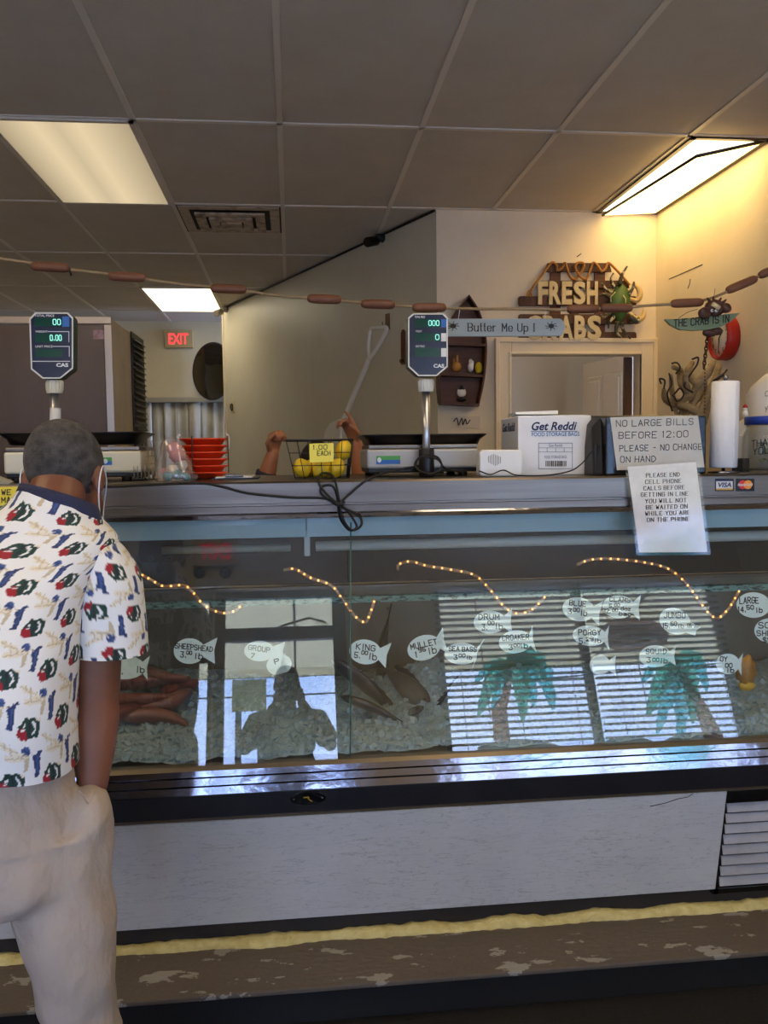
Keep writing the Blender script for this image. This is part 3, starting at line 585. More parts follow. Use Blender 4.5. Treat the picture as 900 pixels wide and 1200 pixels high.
# ------------------------------------------------------------------ fish
def fish(name, p, L, H, yaw, pitch, roll, m, mf, label, group):
    p = np.asarray(p, float); t = thing(name, p, label, 'fish', group)
    M = Matrix.Translation(Vector(p.tolist())) @ Matrix.Rotation(yaw, 4, 'Z') @ Matrix.Rotation(pitch, 4, 'Y') @ Matrix.Rotation(roll, 4, 'X')
    b = MB(); R = []
    for i in range(15):
        u = i/14; h = H*(.06+.94*math.sin(PI*min(1, u**.62))**.8)*.5 if u < .9 else H*.11; h = max(h, H*.07); w = h*.42; bend = .05*L*math.sin(u*PI)
        R.append([M @ Vector((L*(u-.5), w*math.cos(a)+bend, h*math.sin(a)*(1 if math.sin(a) > 0 else .92))) for a in [2*PI*k/14 for k in range(14)]])
    b.rings(R); b.build('body', m, t)
    f = MB(); e = L*.5
    f.add([M @ Vector(q) for q in ((e-.01*L, -.002, 0), (e+.2*L, -.002, H*.5), (e+.11*L, -.002, 0), (e+.2*L, -.002, -H*.5), (e-.01*L, .002, 0), (e+.2*L, .002, H*.5), (e+.11*L, .002, 0), (e+.2*L, .002, -H*.5))], [(0,1,2,3), (7,6,5,4), (0,4,5,1), (1,5,6,2), (2,6,7,3), (3,7,4,0)]); f.build('tail_fin', mf, t)
    f = MB(); top = [(L*(-.15+.55*i/8), .05*L*math.sin(PI*(.35+.55*i/8)), H*(.44+.16*(1 if i % 2 else .6)*math.sin(PI*(.1+.8*i/8)))) for i in range(9)]; bot = [(x, y, H*.25) for x, y, z in top]
    for i in range(8):
        for dy in (0,): f.hexa([M @ Vector(v) for v in (bot[i], bot[i+1], top[i+1], top[i])], [M @ Vector((v[0], v[1]+.003, v[2])) for v in (bot[i], bot[i+1], top[i+1], top[i])])
    f.build('back_fin', mf, t)
    e = MB()
    for s in (-1, 1): e.ball(M @ Vector((-L*.39, s*H*.13+.02*L, H*.1)), H*.05, 8, 6)
    e.build('eyes', M_blackg, t)
    return t
M_fd = mat('dark_fish', (40, 38, 40), .28, noise_=(22, .35, .65), col2=(74, 68, 66)); M_fg = mat('grey_fish', (128, 132, 130), .22, noise_=(18, .4, .6), col2=(62, 60, 60)); M_fo = mat('olive_fish', (58, 50, 34), .35, noise_=(26, .35, .65), col2=(34, 30, 24)); M_fin = mat('dark_fin', (24, 22, 24), .4)
def zat(x, y, off=.03): return (x, y, iz(x, y)+off)
G1 = 'whole fish lying on the ice'
def fp(px, py, Y): q = PY(px, py, Y); return q
for (px, py, Y, L, H, yw, pt, rl, m, lab) in (
    (452, 766, 3.12, .26, .13, 1.2, -1.25, .4, M_fo, 'olive brown fish standing head down behind the others below the mullet tag'),
    (440, 836, 2.70, .26, .075, -.25, .42, 1.1, M_fd, 'slim dark fish slanting down with a black forked tail nearest the glass'),
    (425, 806, 2.84, .28, .085, -.1, .75, .8, M_fd, 'dark fish tipped steeply beside the pane joint'),
    (476, 806, 2.86, .22, .085, 2.3, -.5, .9, M_fd, 'dark fish lying across the top of the ice mound'),
    (482, 838, 2.75, .16, .06, 1.9, .5, 1.2, M_fg, 'small silver fish in front of the ice mound'),
    (512, 832, 2.80, .20, .08, .9, -.6, .9, M_fd, 'dark fish half buried beside the mirrored window')):
    fish('whole_fish', fp(px, py, Y), L, H, yw, pt, rl, m, M_fin, lab, G1)
M_fil = mat('red_fillet', (142, 82, 72), .35, noise_=(11, .35, .7), col2=(112, 60, 54))
M_fil2 = mat('pink_fillet', (160, 112, 98), .35, noise_=(11, .35, .7), col2=(128, 80, 70))
for k, (px, py, Y, L, yw, lab) in enumerate(((150, 800, 2.95, .26, .3, 'red fillet at the back of the pile, left'), (190, 792, 3.0, .26, -.5, 'pinkish fillet topmost at the back of the pile'), (160, 820, 2.86, .28, -.2, 'dark red fillet across the middle of the pile'),
        (196, 822, 2.88, .24, .8, 'red fillet tilted at the right side of the pile'), (140, 838, 2.76, .24, .5, 'red fillet lowest at the front left of the pile'), (182, 842, 2.76, .22, -.4, 'pinkish fillet at the front of the pile by the ice'), (214, 805, 2.98, .2, 1.2, 'thin red fillet at the right end of the pile'))):
    p = fp(px, py, Y); M = Matrix.Translation(Vector(p.tolist())) @ Matrix.Rotation(yw, 4, 'Z') @ Matrix.Rotation(-.5, 4, 'X'); R = []
    for i in range(13):
        u = i/12; w = L*.24*math.sin(PI*min(.97, .08+u*.9))**.6; hh = .022*math.sin(PI*min(.96, .1+.86*u))+.004
        R.append([M @ Vector((L*(u-.5), w*math.cos(a)+.03*math.sin(u*4+k), hh*math.sin(a)+.012*math.sin(u*5+k))) for a in [2*PI*q/12 for q in range(12)]])
    tag(MB().rings(R).build('fish_fillet', (M_fil, M_fil2)[k % 2]), lab, 'fish', 'fish fillets on the ice')
p = PG(874, 786, .05); b = thing('amber_bundle', p, 'round amber yellow bundle behind the glass at the right end', 'bundle')
m = MB(); m.ball(p, (.034, .02, .05), 18, 12, f=lambda v: v*(1+.12*math.sin(9*math.atan2(v.z, v.x)+v.z*40))); m.build('bundle_body', mat('amber', (176, 122, 40), .5, noise_=(30, .35, .7), col2=(130, 84, 26)), b)
m = MB(); m.ball(p + Z3*-.048 + X3*.004, (.028, .018, .018), 14, 8); m.build('bundle_knot', mat('amber_yellow', (206, 160, 40), .45), b)
# ------------------------------------------------------------------ fish shaped price tags stuck inside the glass
M_tag = mat('mint_card', (222, 240, 242), .75)
def price_tag(i, cx, cy, rx, ry, up, dn, lines, label, rot=0, ang=0):
    off = .0085+.0022*(i % 3); pts = []
    tm = ((up[0]+dn[0])/2, (up[1]+dn[1])/2); a0 = math.atan2(tm[1]-cy, tm[0]-cx); ca, sa = math.cos(a0), math.sin(a0)
    for k in range(25):
        a = .5 + (2*PI-1.0)*k/24; x, y = rx*math.cos(a), ry*math.sin(a); pts.append((cx+x*ca-y*sa, cy+x*sa+y*ca))
    mid = (cx+(tm[0]-cx)*.92, cy+(tm[1]-cy)*.92)
    # a runs clockwise on screen (y down), so the last point is the upper one
    pts = pts + [up, mid, dn]
    P = [PG(x, y, off) for x, y in pts]; t = thing('price_tag', PG(cx, cy+ry, off), label, 'price tag', 'fish shaped price tags')
    # fan around the centre, so the concave tail stays clean
    def rng(o): return [PG(cx, cy, o)] + [PG(x, y, o) for x, y in pts]
    b = MB(); n = len(pts); A = rng(off); B = rng(off+.0012); bi = max(range(25), key=lambda k: 0)
    body = list(range(1, 26)); b.add(A, [(0, k, k+1) for k in range(1, 25)] + [(0, 25, 1), (25, 26, 27), (25, 27, 1), (1, 27, 28)]); b.add(B, [(0, k+1, k) for k in range(1, 25)] + [(0, 1, 25), (27, 26, 25), (1, 27, 25), (28, 27, 1)])
    for k in range(1, n+1):
        q = k % n + 1; b.f.append((k, q, q+n+1, k+n+1)); b.sm.append(False)
    b.build('card', M_tag, t)
    if lines:
        w = MB(); c, s = math.cos(rot), math.sin(rot)
        for txt, dx, dy, wd, h in lines:
            x, y = cx+dx*c+dy*s, cy-dx*s+dy*c
            o = PG(x, y, off-.0006); ux = unit(PG(x+10*c, y-10*s, off)-PG(x, y, off)); uy = unit(PG(x-10*s, y-10*c, off)-PG(x, y, off)); sc = np.linalg.norm(PG(x+10, y, off)-PG(x, y, off))/10
            stroke_fit(w, txt, o, ux, uy, wd*sc, h*sc*.88, 1.15*sc, jit=.05)
        w.build('lettering', M_ink, t)
    return t
T = [(146, 782, 24, 14, (176, 768), (173, 797), [('2.', -8, 8, 6, 7), ('lb', 14, 6, 9, 8)], 'price tag fish half hidden behind the shirt sleeve', 0),
 (222, 763, 18.5, 15, (255, 747), (252, 778), [('SHEEPSHEAD', -17, -2, 44, 6.5), ('3.', -10, 8, 7, 7), ('00', -3, 4, 6, 4.5), ('lb', 7, 8, 9, 7)], 'fish shaped tag reading SHEEPSHEAD 3.00 lb', -.1),
 (304, 763, 18, 12, (334, 752), (334, 775), [('GROUP', -13, 0, 25, 6), ('7', -9, 9, 4, 6)], 'pale fish shaped tag lettered GROUP at the top of the mirrored door', -.15),
 (327, 779, 12, 15, (334, 765), (321, 797), [('P', -4, -2, 5, 6)], 'small tilted fish shaped tag with a single letter in the mirrored door', .3),
 (428, 764, 19, 14.5, (459, 753), (452, 783), [('KING', -11, -2, 22, 7.5), ('5.', -12, 8, 7, 7), ('00', -4, 3, 7, 4.5), ('lb', 5, 8, 9, 8)], 'fish shaped tag reading KING 5.00 lb', -.12),
 (497, 759, 20, 14.5, (519, 735), (526, 766), [('MULLET', -15, -1, 31, 7), ('1', -12, 9, 2, 7), ('95', -7, 4, 8, 5), ('lb', 4, 9, 9, 8)], 'fish shaped tag reading MULLET 1.95 lb with tail tipped up', .22),
 (541, 766, 20, 13, (568, 748), (553, 784), [('SEA BASS', -15, -3, 32, 5.5), ('3', -9, 7, 4, 6), ('00', -3, 4, 7, 4), ('lb', 6, 6, 6, 4)], 'fish shaped tag reading SEA BASS between mullet and croaker', -.03),
 (574, 729, 19, 13.5, (600, 713), (601, 744), [('DRUM', -13, -3, 24, 7), ('3.', -9, 9, 6, 7), ('00', -2, 3, 7, 4.5), ('lb', 7, 8, 8, 7)], 'fish shaped tag reading DRUM 3.00 lb', .0),
 (604, 752, 19.5, 13.5, (624, 733), (629, 765), [('CROAKER', -15, -2, 31, 6.5), ('3', -8, 9, 4, 6), ('00', -2, 6, 7, 4), ('lb', 6, 8, 8, 6)], 'fish shaped tag reading CROAKER 3.00 lb above the left palm', .05),
 (678, 714, 19, 14, (707, 704), (702, 734), [('BLUE', -11, -4, 19, 6.5), ('3', -12, 6, 4, 6.5), ('00', -6, 3, 7, 4.5), ('lb', 3, 7, 7, 7)], 'fish shaped tag reading BLUE 3.00 lb', -.08),
 (725, 711, 19, 13.5, (751, 697), (750, 728), [('CLAMS', -11, -6, 24, 5.5), ('5.', -11, 2, 5, 5), ('00', -5, 0, 6, 4), ('doz', 3, 4, 11, 5), ('32.', -18, 8, 9, 5), ('00', -7, 6, 6, 4), ('bag', 1, 10, 14, 5)], 'fish shaped tag reading CLAMS with two prices', -.06),
 (691, 745, 20, 12, (714, 732), (714, 762), [('PORGY', -13, -1, 26, 6.5), ('5.', -12, 9, 7, 6.5), ('29', -4, 6, 8, 4.5), ('lb', 6, 8, 7, 5)], 'fish shaped tag reading PORGY 5.29 lb', .0),
 (703, 779, 12, 12, (722, 768), (722, 792), [], 'blank looking pale fish tag beside the mullion, under the porgy tag', 0),
 (791, 728, 19, 15, (821, 735), (815, 745), [('JUMBO', -13, -4, 25, 7), ('15.', -14, 8, 8, 6), ('50', -5, 5, 7, 4.5), ('lb', 4, 8, 6, 5), ('(16-20)', 14, 7, 15, 5)], 'fish shaped tag reading JUMBO 15.50 lb', .0),
 (768, 769, 19, 13, (792, 758), (792, 780), [('SQUID', -11, -3, 24, 6), ('3', -10, 7, 4, 6), ('00', -3, 6, 7, 4), ('lb', 6, 8, 8, 6)], 'fish shaped tag over the top of the right palm', .0),
 (883, 709, 20, 15, (915, 698), (915, 722), [('LARGE', -16, -2, 22, 7.5), ('14.', -18, 8, 9, 7), ('50', -8, 5, 8, 5), ('lb', 3, 9, 7, 6)], 'fish shaped tag reading LARGE 14.50 lb at the right edge', .03),
 (903, 739, 19, 14.5, (934, 728), (934, 752), [('SOFT', -14, -3, 28, 7), ('SHRIMP', -16, 6, 34, 6.5), ('$9', -9, 14, 10, 6)], 'fish shaped tag cut by the right edge, below the large tag', .0),
 (853, 778, 14, 12, (871, 765), (869, 792), [('OY', -9, -3, 8, 6), ('00', -3, 4, 8, 5), ('lb', -1, 10, 8, 5)], 'fish shaped tag left of the amber bundle', .0)]
for i, a in enumerate(T): price_tag(i, *a[:8], a[8])
# ------------------------------------------------------------------ rope lights
M_rope = glass('clear_tube', (.96, .9, .84), .09, .15, haze=.22, hazecol=(232, 196, 164)); M_bulb = glow('amber_bulb', (1., .40, .10), 5.0)  # warm haze colour paints the bulbs' glow into the tube
ub = MB(); ub.ball((0, 0, 0), .0042, 8, 6)
for pts, lab in ((((160, 670), (178, 680), (192, 687), (215, 686), (226, 694), (238, 708), (258, 718), (275, 716), (284, 708)), 'clear rope light with amber bulbs drooping by the shirt sleeve'),
    (((332, 668), (346, 667), (364, 677), (388, 686), (402, 703), (416, 722), (428, 729), (434, 718), (439, 703)), 'clear rope light with amber bulbs dipping above the king tag'),
    (((466, 668), (468, 661), (482, 658), (500, 663), (525, 667), (556, 674), (576, 693), (592, 712), (607, 719), (624, 714), (638, 700)), 'clear rope light with amber bulbs dipping over the drum tag'),
    (((676, 662), (692, 656), (720, 655), (760, 660), (786, 668), (806, 686), (820, 705), (832, 720), (842, 724), (854, 713), (866, 693)), 'clear rope light with amber bulbs dipping right of the jumbo tag')):
    c = curve([PG(x, y, .035+.05*(y < 675)) for x, y in pts], 8); t = thing('rope_light', c[0], lab, 'string lights', 'amber rope lights inside the fish case')
    MB().tube(c, .0055, 8).build('clear_tube', M_rope, t)
    d = 0; last = c[0]; k = 0
    for p in c:
        d += np.linalg.norm(p-last); last = p
        if d > .024:
            d = 0; m = MB(); m.ball(p, .0034, 8, 6); m.build('bulb', M_bulb, t)
# ================================================================== things on the counter
def q4(pts, Y): return [PY(x, y, Y) for x, y in pts]
def slab(mb, pts, Y, d):
    """outline in the plane Y, d metres deep going away from us"""
    return mb.prism(q4(pts, Y), (0, d, 0))
def rect(x0, y0, x1, y1): return [(x0, y1), (x1, y1), (x1, y0), (x0, y0)]
def pbox(mb, x0, y0, x1, y1, Y, d, zmin=None):
    """an upright box whose front fills the photo rectangle at distance Y; zmin seats it on a surface"""
    a = PY(x0, (y0+y1)/2, Y); b = PY(x1, (y0+y1)/2, Y); t = PY((x0+x1)/2, y0, Y); l = PY((x0+x1)/2, y1, Y)
    return mb.box((a[0], Y, l[2] if zmin is None else zmin), (b[0], Y+d, t[2]))
ZT = ZC + .0005
M_navy = mat('navy_panel', (26, 34, 58), .25); M_rim = mat('display_rim', (205, 206, 200), .4); M_lcd = mat('green_window', (8, 62, 54), .15); M_led = glow('led_digits', (.35, 1., .85), 1.1); M_print = mat('white_print', (205, 210, 215), .5)
M_pan = mat('dark_pan', (58, 58, 62), .3, .85, noise_=(5, .35, .7), col2=(40, 40, 44)); M_cream = mat('cream_shell', (206, 200, 178), .45); M_grey = mat('grey_shell', (168, 168, 168), .4); M_blue = mat('blue_label', (30, 92, 170), .4); M_green = mat('green_label', (70, 150, 60), .5)
M_dgreen = mat('dark_green', (10, 60, 50), .35)
def scale(px, Y, body, pan, outline, wins, blue, cas, titles, knob, poleb, label, shell, digits, stick):
    t = thing('pole_scale', PY(px, body[3], Y+.14)*[1, 1, 0]+Z3*ZT, label, 'scale', 'price scales on the counter')
    # feet, body, top plate
    x0, y0, x1, y1 = body; zb = ZT+.022
    L = PY(x0, y1, Y); Rr = PY(x1, y1, Y)
    for x in (L[0]+.03, Rr[0]-.05):
        for y in (Y+.03, Y+.25): MB().cyl((x, y, ZT), (x, y, zb+.004), .016).build('foot', M_black, t)
    b = MB(); b.box((L[0]+.004, Y+.012, ZT+.014), (Rr[0]-.004, Y+.27, zb+.012)); b.build('base', M_black, t, bevel=.004)
    b = MB(); pbox(b, x0, y0+3, x1, y1, Y, .29, zb+.006); b.build('body', shell, t, bevel=.008)
    b = MB(); pbox(b, x0+2, y0-2, x1-2, y0+2.4, Y+.003, .28); b.build('top_plate', M_stainless, t, bevel=.002)
    x0, y0, x1, y1 = pan; a, c = PY(x0, y0, Y+.0), PY(x1, y0, Y+.0); zt2 = a[2]; zl = PY(x0, y1, Y)[2]; cx = (a[0]+c[0])/2; w = (c[0]-a[0])/2; cy = Y+.145; dp = .16
    R = []
    for k, z, s in ((0, zl, .80), (1, zl+.001, .86), (2, zl+(zt2-zl)*.55, .90), (3, zt2-.003, .985), (4, zt2, 1), (5, zt2+.002, .99), (6, zl+(zt2-zl)*.6, .88), (7, zl+.006, .84), (8, zl+.005, .2)):
        ring = []
        for i in range(40):
            u = 2*PI*i/40; e = .28; sx = math.copysign(abs(math.cos(u))**e, math.cos(u)); sy = math.copysign(abs(math.sin(u))**e, math.sin(u)); ring.append((cx+w*s*sx, cy+dp*s*sy, z))
        R.append(ring)
    b = MB(); b.rings(R); b.build('weighing_pan', M_pan, t)
    if stick:
        p = PY(stick[0], stick[3], Y-.001); q = PY(stick[2], stick[1], Y-.001); h = (q[2]-p[2])
        for i, (m_, z0, z1) in enumerate(((M_green, .5, 1), (M_blue, 0, .5))): MB().box((p[0], Y-.0015, p[2]+h*z0), (q[0], Y, p[2]+h*z1)).build('sticker', m_, t)
        MB().ball((p[0]+.01, Y-.0015, p[2]+h*.5), (.007, .001, h*.33), 12, 6).build('sticker_emblem', M_print, t)
    # pole, sleeve, knob
    Yp = Y-.035; p0 = PY(px, poleb, Yp); p0[2] = ZT; p1 = PY(px-1, knob[1], Yp)
    MB().cyl(p0, p0*[1, 1, 0]+Z3*PY(px, poleb-30, Yp)[2], .026).build('pole_socket', M_black, t, bevel=.004)
    MB().cyl(p0, p1, .0135).build('pole', M_alu, t)
    n = MB(); k0, k1 = PY(px-1, knob[1], Yp), PY(px-1, knob[0], Yp); R = []
    for z, r in ((0, .022), (.3, .025), (.8, .026), (1, .024)): R.append([k0+(k1-k0)*z + np.array([math.cos(a)*r*(1+.06*(j % 2)), math.sin(a)*r*(1+.06*(j % 2)), 0]) for j, a in enumerate([2*PI*i/36 for i in range(36)])])
    n.rings(R, smooth=False); n.build('knob', M_rim if shell is M_grey else M_cream, t)
    # display head
    Yd = Yp-.03; h = MB(); slab(h, outline, Yd, .06); hd = h.build('display_head', M_dgreen, t, bevel=.006)
    cxo = sum(p[0] for p in outline)/len(outline); cyo = sum(p[1] for p in outline)/len(outline)
    ins = lambda k: [(cxo+(x-cxo)*k, cyo+(y-cyo)*(1-(1-k)*.6)) for x, y in outline]
    r = MB(); A = q4(ins(.99), Yd-.006); B = q4(ins(.925), Yd-.006); r.rings([q4(ins(.99), Yd+.002), A, B, q4(ins(.925), Yd+.002)], cap=False, smooth=False); r.build('display_rim', M_rim, hd)
    s = MB(); slab(s, ins(.93), Yd-.0035, .004); s.build('display_face', M_navy, hd)
    for k, wn in enumerate(wins):
        s = MB(); slab(s, rect(*wn), Yd-.0045, .001); s.build('number_window', M_lcd, hd)
        if digits[k]:
            s = MB(); x0, y0, x1, y1 = wn; n = len(digits[k].replace('.', '')); wd = n*4.1*(x1-x0)/30; o = PY(x1-wd-1.5, y1-2, Yd-.005); ww = PY(x1-1.5, y1-2, Yd-.005)[0]-o[0]; hh = PY(x0, y0+1.8, Yd)[2]-PY(x0, y1-1.8, Yd)[2]
            stroke_fit(s, digits[k], o, X3, Z3, ww, hh, hh*.16); s.build('digits', M_led, hd)
    for wn, m_ in blue: s = MB(); slab(s, rect(*wn), Yd-.0045, .001); s.build('unit_label', m_, hd)
    for txt, (x0, y0, x1, y1) in titles: o = PY(x0, y1, Yd-.004); e = PY(x1, y0, Yd-.004); print_text('lettering', txt, o, X3, Z3, e[0]-o[0], e[2]-o[2], M_print, hd, bold=.01 if txt != 'CAS' else .04)
    return t
M_alu = mat('aluminium', (188, 188, 194), .3, .9)
TI = lambda x, s: [('TOTAL PRICE', (x[0], x[1], x[0]+s, x[1]+2.6)), ('WEIGHT', (x[0]+1, x[2], x[0]+1+s*.62, x[2]+2.4)), ('UNIT PRICE', (x[0]+1, x[3], x[0]+1+s*.88, x[3]+2.4))]
rs = scale(500, 2.86, (430, 523, 561, 549), (423, 510, 574, 523), [(484, 367), (520, 367), (525, 372), (525, 430), (512, 441), (490, 441), (478, 430), (478, 372)],
      [(486.5, 374, 516, 383.5), (486.5, 390.5, 516, 400), (486, 408, 515.5, 418)], [((517, 374, 523, 383.5), M_blue), ((517, 390.5, 523, 400), M_print), ((517, 408, 523, 418), M_print)], None,
      TI((486, 370.2, 387, 404.6), 12) + [('CAS', (508, 426.5, 520.5, 431))], (445, 459), 556, 'grey price scale with pole display standing right of the lemon basket', M_grey, ['000', '0', ''], (441, 534, 469, 544))
ls = scale(65, 2.86, (4, 526, 165, 550), (-8, 508, 168, 522), [(41, 366), (80, 366), (86, 372), (86, 432), (71, 444), (50, 444), (36, 433), (34, 373)],
      [(40.5, 372.5, 72.5, 382.5), (41.5, 391, 73.5, 401), (42, 409, 73.5, 418.5)], [((73, 371, 81, 383), M_blue), ((74, 393, 80, 399), M_navy)], None,
      TI((40.5, 368.6, 387.4, 404.8), 23) + [('CAS', (66, 425.5, 80, 430))], (446, 461), 556, 'cream price scale with dark pan and pole display behind the man', M_cream, ['00', '0.00', ''], (120, 536, 131, 545))
# bracket lines and divider on the left display
m = MB()
for (x0, y0, x1, y1) in ((56, 388.2, 81, 388.9), (80.3, 388.5, 81, 401), (62, 405.6, 81.5, 406.3), (80.8, 406, 81.5, 418), (38, 423, 82, 423.8)): slab(m, rect(x0, y0, x1, y1), 2.86-.065-.0045, .0006)
m.build('bracket_lines', M_print, [c for c in ls.children if c.name.startswith('display_head')][0])
p = MB(); R = PY(64, 500, 2.825); p.cyl(PY(64.5, 510, 2.825), PY(65, 478, 2.825), .0165); p.build('pole_label', mat('pole_label', (200, 200, 198), .5), ls)
c = MB(); c.tube(curve([PY(x, y, Y) for x, y, Y in ((540, 553, 2.84), (522, 549, 2.79), (512, 538, 2.78), (492, 536, 2.78), (488, 548, 2.78), (500, 556, 2.765), (517, 550, 2.77), (513, 536, 2.785), (496, 534, 2.785), (486, 545, 2.78), (497, 554, 2.76), (520, 554, 2.8))], 6), .0035, 6); c.build('cable', M_rubber, rs)
# bundled cord hanging over the ledge
cd = thing('power_cord', PY(395, 590, 2.60), 'black power cord bundled into loops hanging over the counter edge', 'cord')
pts = [(115, 571, 2.606), (180, 568, 2.606), (232, 566, 2.606), (262, 571, 2.606), (290, 578, 2.606), (340, 583, 2.605), (378, 584, 2.604), (396, 590, 2.60), (408, 600, 2.596), (418, 617, 2.596), (409, 621, 2.595), (398, 606, 2.594), (396, 586, 2.592), (390, 570, 2.594), (378, 570, 2.592), (376, 578, 2.59), (388, 588, 2.588), (404, 596, 2.588), (421, 605, 2.59), (423, 616, 2.59), (412, 621, 2.588), (402, 608, 2.586), (398, 590, 2.586), (394, 568, 2.59), (388, 556, 2.65), (377, 555, 2.66), (373, 564, 2.60), (380, 576, 2.584), (396, 590, 2.58), (404, 584, 2.592), (420, 570, 2.602), (432, 561, 2.612), (446, 556, 2.66), (458, 552.5, 2.70), (475, 549, 2.76), (490, 546, 2.80)]
MB().tube(curve([PY(x, y, Y) for x, y, Y in pts], 5), .0038, 6).build('cable', M_rubber, cd)
b = MB(); c0 = PY(397, 589, 2.588)
b.tube([c0 + np.array([.017*math.cos(a), .016*math.sin(a), .004*math.sin(a)]) for a in [2*PI*i/14 for i in range(14)]], .003, 6, closed=True); b.build('tie', M_black, cd)
tag(MB().tube(curve([PY(x, y, Y) for x, y, Y in ((562, 552, 2.70), (575, 556, 2.655), (590, 551, 2.70), (606, 557, 2.66), (640, 557, 2.65), (668, 552, 2.66), (682, 543, 2.67), (691, 532, 2.68), (696, 527, 2.72))], 6), .0022, 6).build('thin_cord', M_rubber), 'thin black cord running past the white carton to the register', 'cord')
# wire basket of lemons
bk = thing('wire_basket', PY(376, 560, 2.80)*[1, 1, 0]+Z3*ZT, 'black wire basket holding lemons', 'basket')
yf, yb = 2.71, 2.88; tl, tr = PY(335, 516, yf), PY(414, 517, yf); bl, br = PY(346, 560, yf+.02), PY(409, 560, yf+.02); zt_ = tl[2]; z0 = ZT+.003
rim = [(tl[0], yf, zt_), (tr[0], yf, zt_), (tr[0], yb, zt_), (tl[0], yb, zt_)]; bot = [(bl[0], yf+.02, z0), (br[0], yf+.02, z0), (br[0], yb-.02, z0), (bl[0], yb-.02, z0)]
MB().tube(rim, .003, 6, closed=True).build('rim', M_black, bk)
wv = MB(); lerp = lambda a, b, t: np.array(a)*(1-t)+np.array(b)*t
for s in range(4):
    for k in range(6):
        t_ = k/6; wv.tube([lerp(rim[s], rim[(s+1) % 4], t_), lerp(bot[s], bot[(s+1) % 4], t_)], .0014, 5)
for h in (.33, .66, 1.0): wv.tube([lerp(rim[s], bot[s], h) for s in range(4)], .0014, 5, closed=True)
for k in range(1, 6): wv.tube([lerp(bot[0], bot[1], k/6), lerp(bot[3], bot[2], k/6)], .0014, 5)
wv.build('wire_mesh', M_black, bk)
M_lem = mat('lemon', (236, 200, 40), .45, noise_=(9, .3, .7), col2=(222, 178, 26), bump=(160, .25))
for (x, y, Y, lab) in ((354, 548.5, 2.765, 'lemon at the front left of the wire basket'), (376, 549.5, 2.762, 'lemon at the front middle of the wire basket, under the yellow note'), (394, 548.5, 2.765, 'lemon at the front right of the wire basket'), (403, 527.5, 2.79, 'greenish lemon highest at the right of the wire basket'), (364, 549, 2.83, 'lemon behind the front row, left of the middle'), (388, 549, 2.835, 'lemon behind the front row, right of the middle')):
    c = PY(x, y, Y); t = thing('lemon', c-Z3*.029, lab, 'lemon', 'lemons in the wire basket'); ax = Matrix.Rotation(random.uniform(0, 6), 3, 'Z') @ Matrix.Rotation(random.uniform(.2, 1.2), 3, 'X')
    MB().ball(c, (.028, .028, .031), 20, 14, M=ax, f=lambda v: v*(1+.10*max(0, abs(v.z)/.031-.8)/.2)).build('fruit', M_lem, t); v = ax @ Vector((0, 0, .034)); MB().ball(c+np.array(v[:]), .004, 8, 6).build('stem_tip', M_green, t)
nt_ = thing('price_note', PY(377, 541, 2.703), 'yellow square price note hung on the lemon basket', 'note'); s = MB(); s.prism([PY(x, y, 2.703) for x, y in ((362.5, 520), (391, 519), (391, 541), (363, 542))][::-1], (0, .001, 0)); s.build('note_paper', mat('yellow_note', (238, 222, 92), .7), nt_)
w = MB()
for txt, x, y, wd, h in (('1.00', 367, 527, 16, 5), ('EACH', 372, 534, 15, 5)): o = PY(x, y, 2.7022); stroke_fit(w, txt, o, unit(PY(x+10, y-.4, 2.7022)-o), Z3, wd*.00272, h*.00272, .0022, jit=.06)
w.build('lettering', M_ink, nt_)
# orange trays
M_or = mat('orange_plastic', (222, 62, 22), .35)
tc0 = PY(240, 556, 2.98); tc0[2] = ZT
ords = ['lowest', 'second from the bottom', 'third from the bottom', 'fourth from the bottom', 'fifth from the bottom', 'topmost']
for k in range(6):
    z = ZT+.002+k*.0228; c = tc0*[1, 1, 0]+Z3*z+np.array([random.uniform(-.003, .003), random.uniform(-.003, .003), 0])
    tag(MB().lathe([(.055, 0), (.06, .002), (.068, .012), (.077, .0165), (.082, .0175), (.083, .021), (.080, .0225), (.072, .0215), (.064, .016), (.057, .006), (.02, .004)], c, 40).build('round_tray', M_or, loc=c), ords[k] + ' round orange tray of the stack behind the plastic bag', 'tray', 'stack of orange trays')
cl = thing('stack_clip', tc0+X3*.08, 'white plastic hook clipped on the stack of orange trays', 'clip')
for sx in (-.083, .083):
    MB().tube(curve([tc0+np.array([sx, -.02, .10]), tc0+np.array([sx*1.02, -.022, .14]), tc0+np.array([sx*.93, -.024, .152])], 4), .004, 6).build('hook', M_white, cl)
MB().tube(curve([tc0+np.array([-.03, -.088, z]) for z in (.145, .1, .05, .02)], 4), .002, 5).build('wire', M_black, cl)
MB().tube(curve([tc0+np.array([.083, -.03, z]) for z in (.145, .1, .05, .02)], 4), .002, 5).build('wire', M_black, cl)
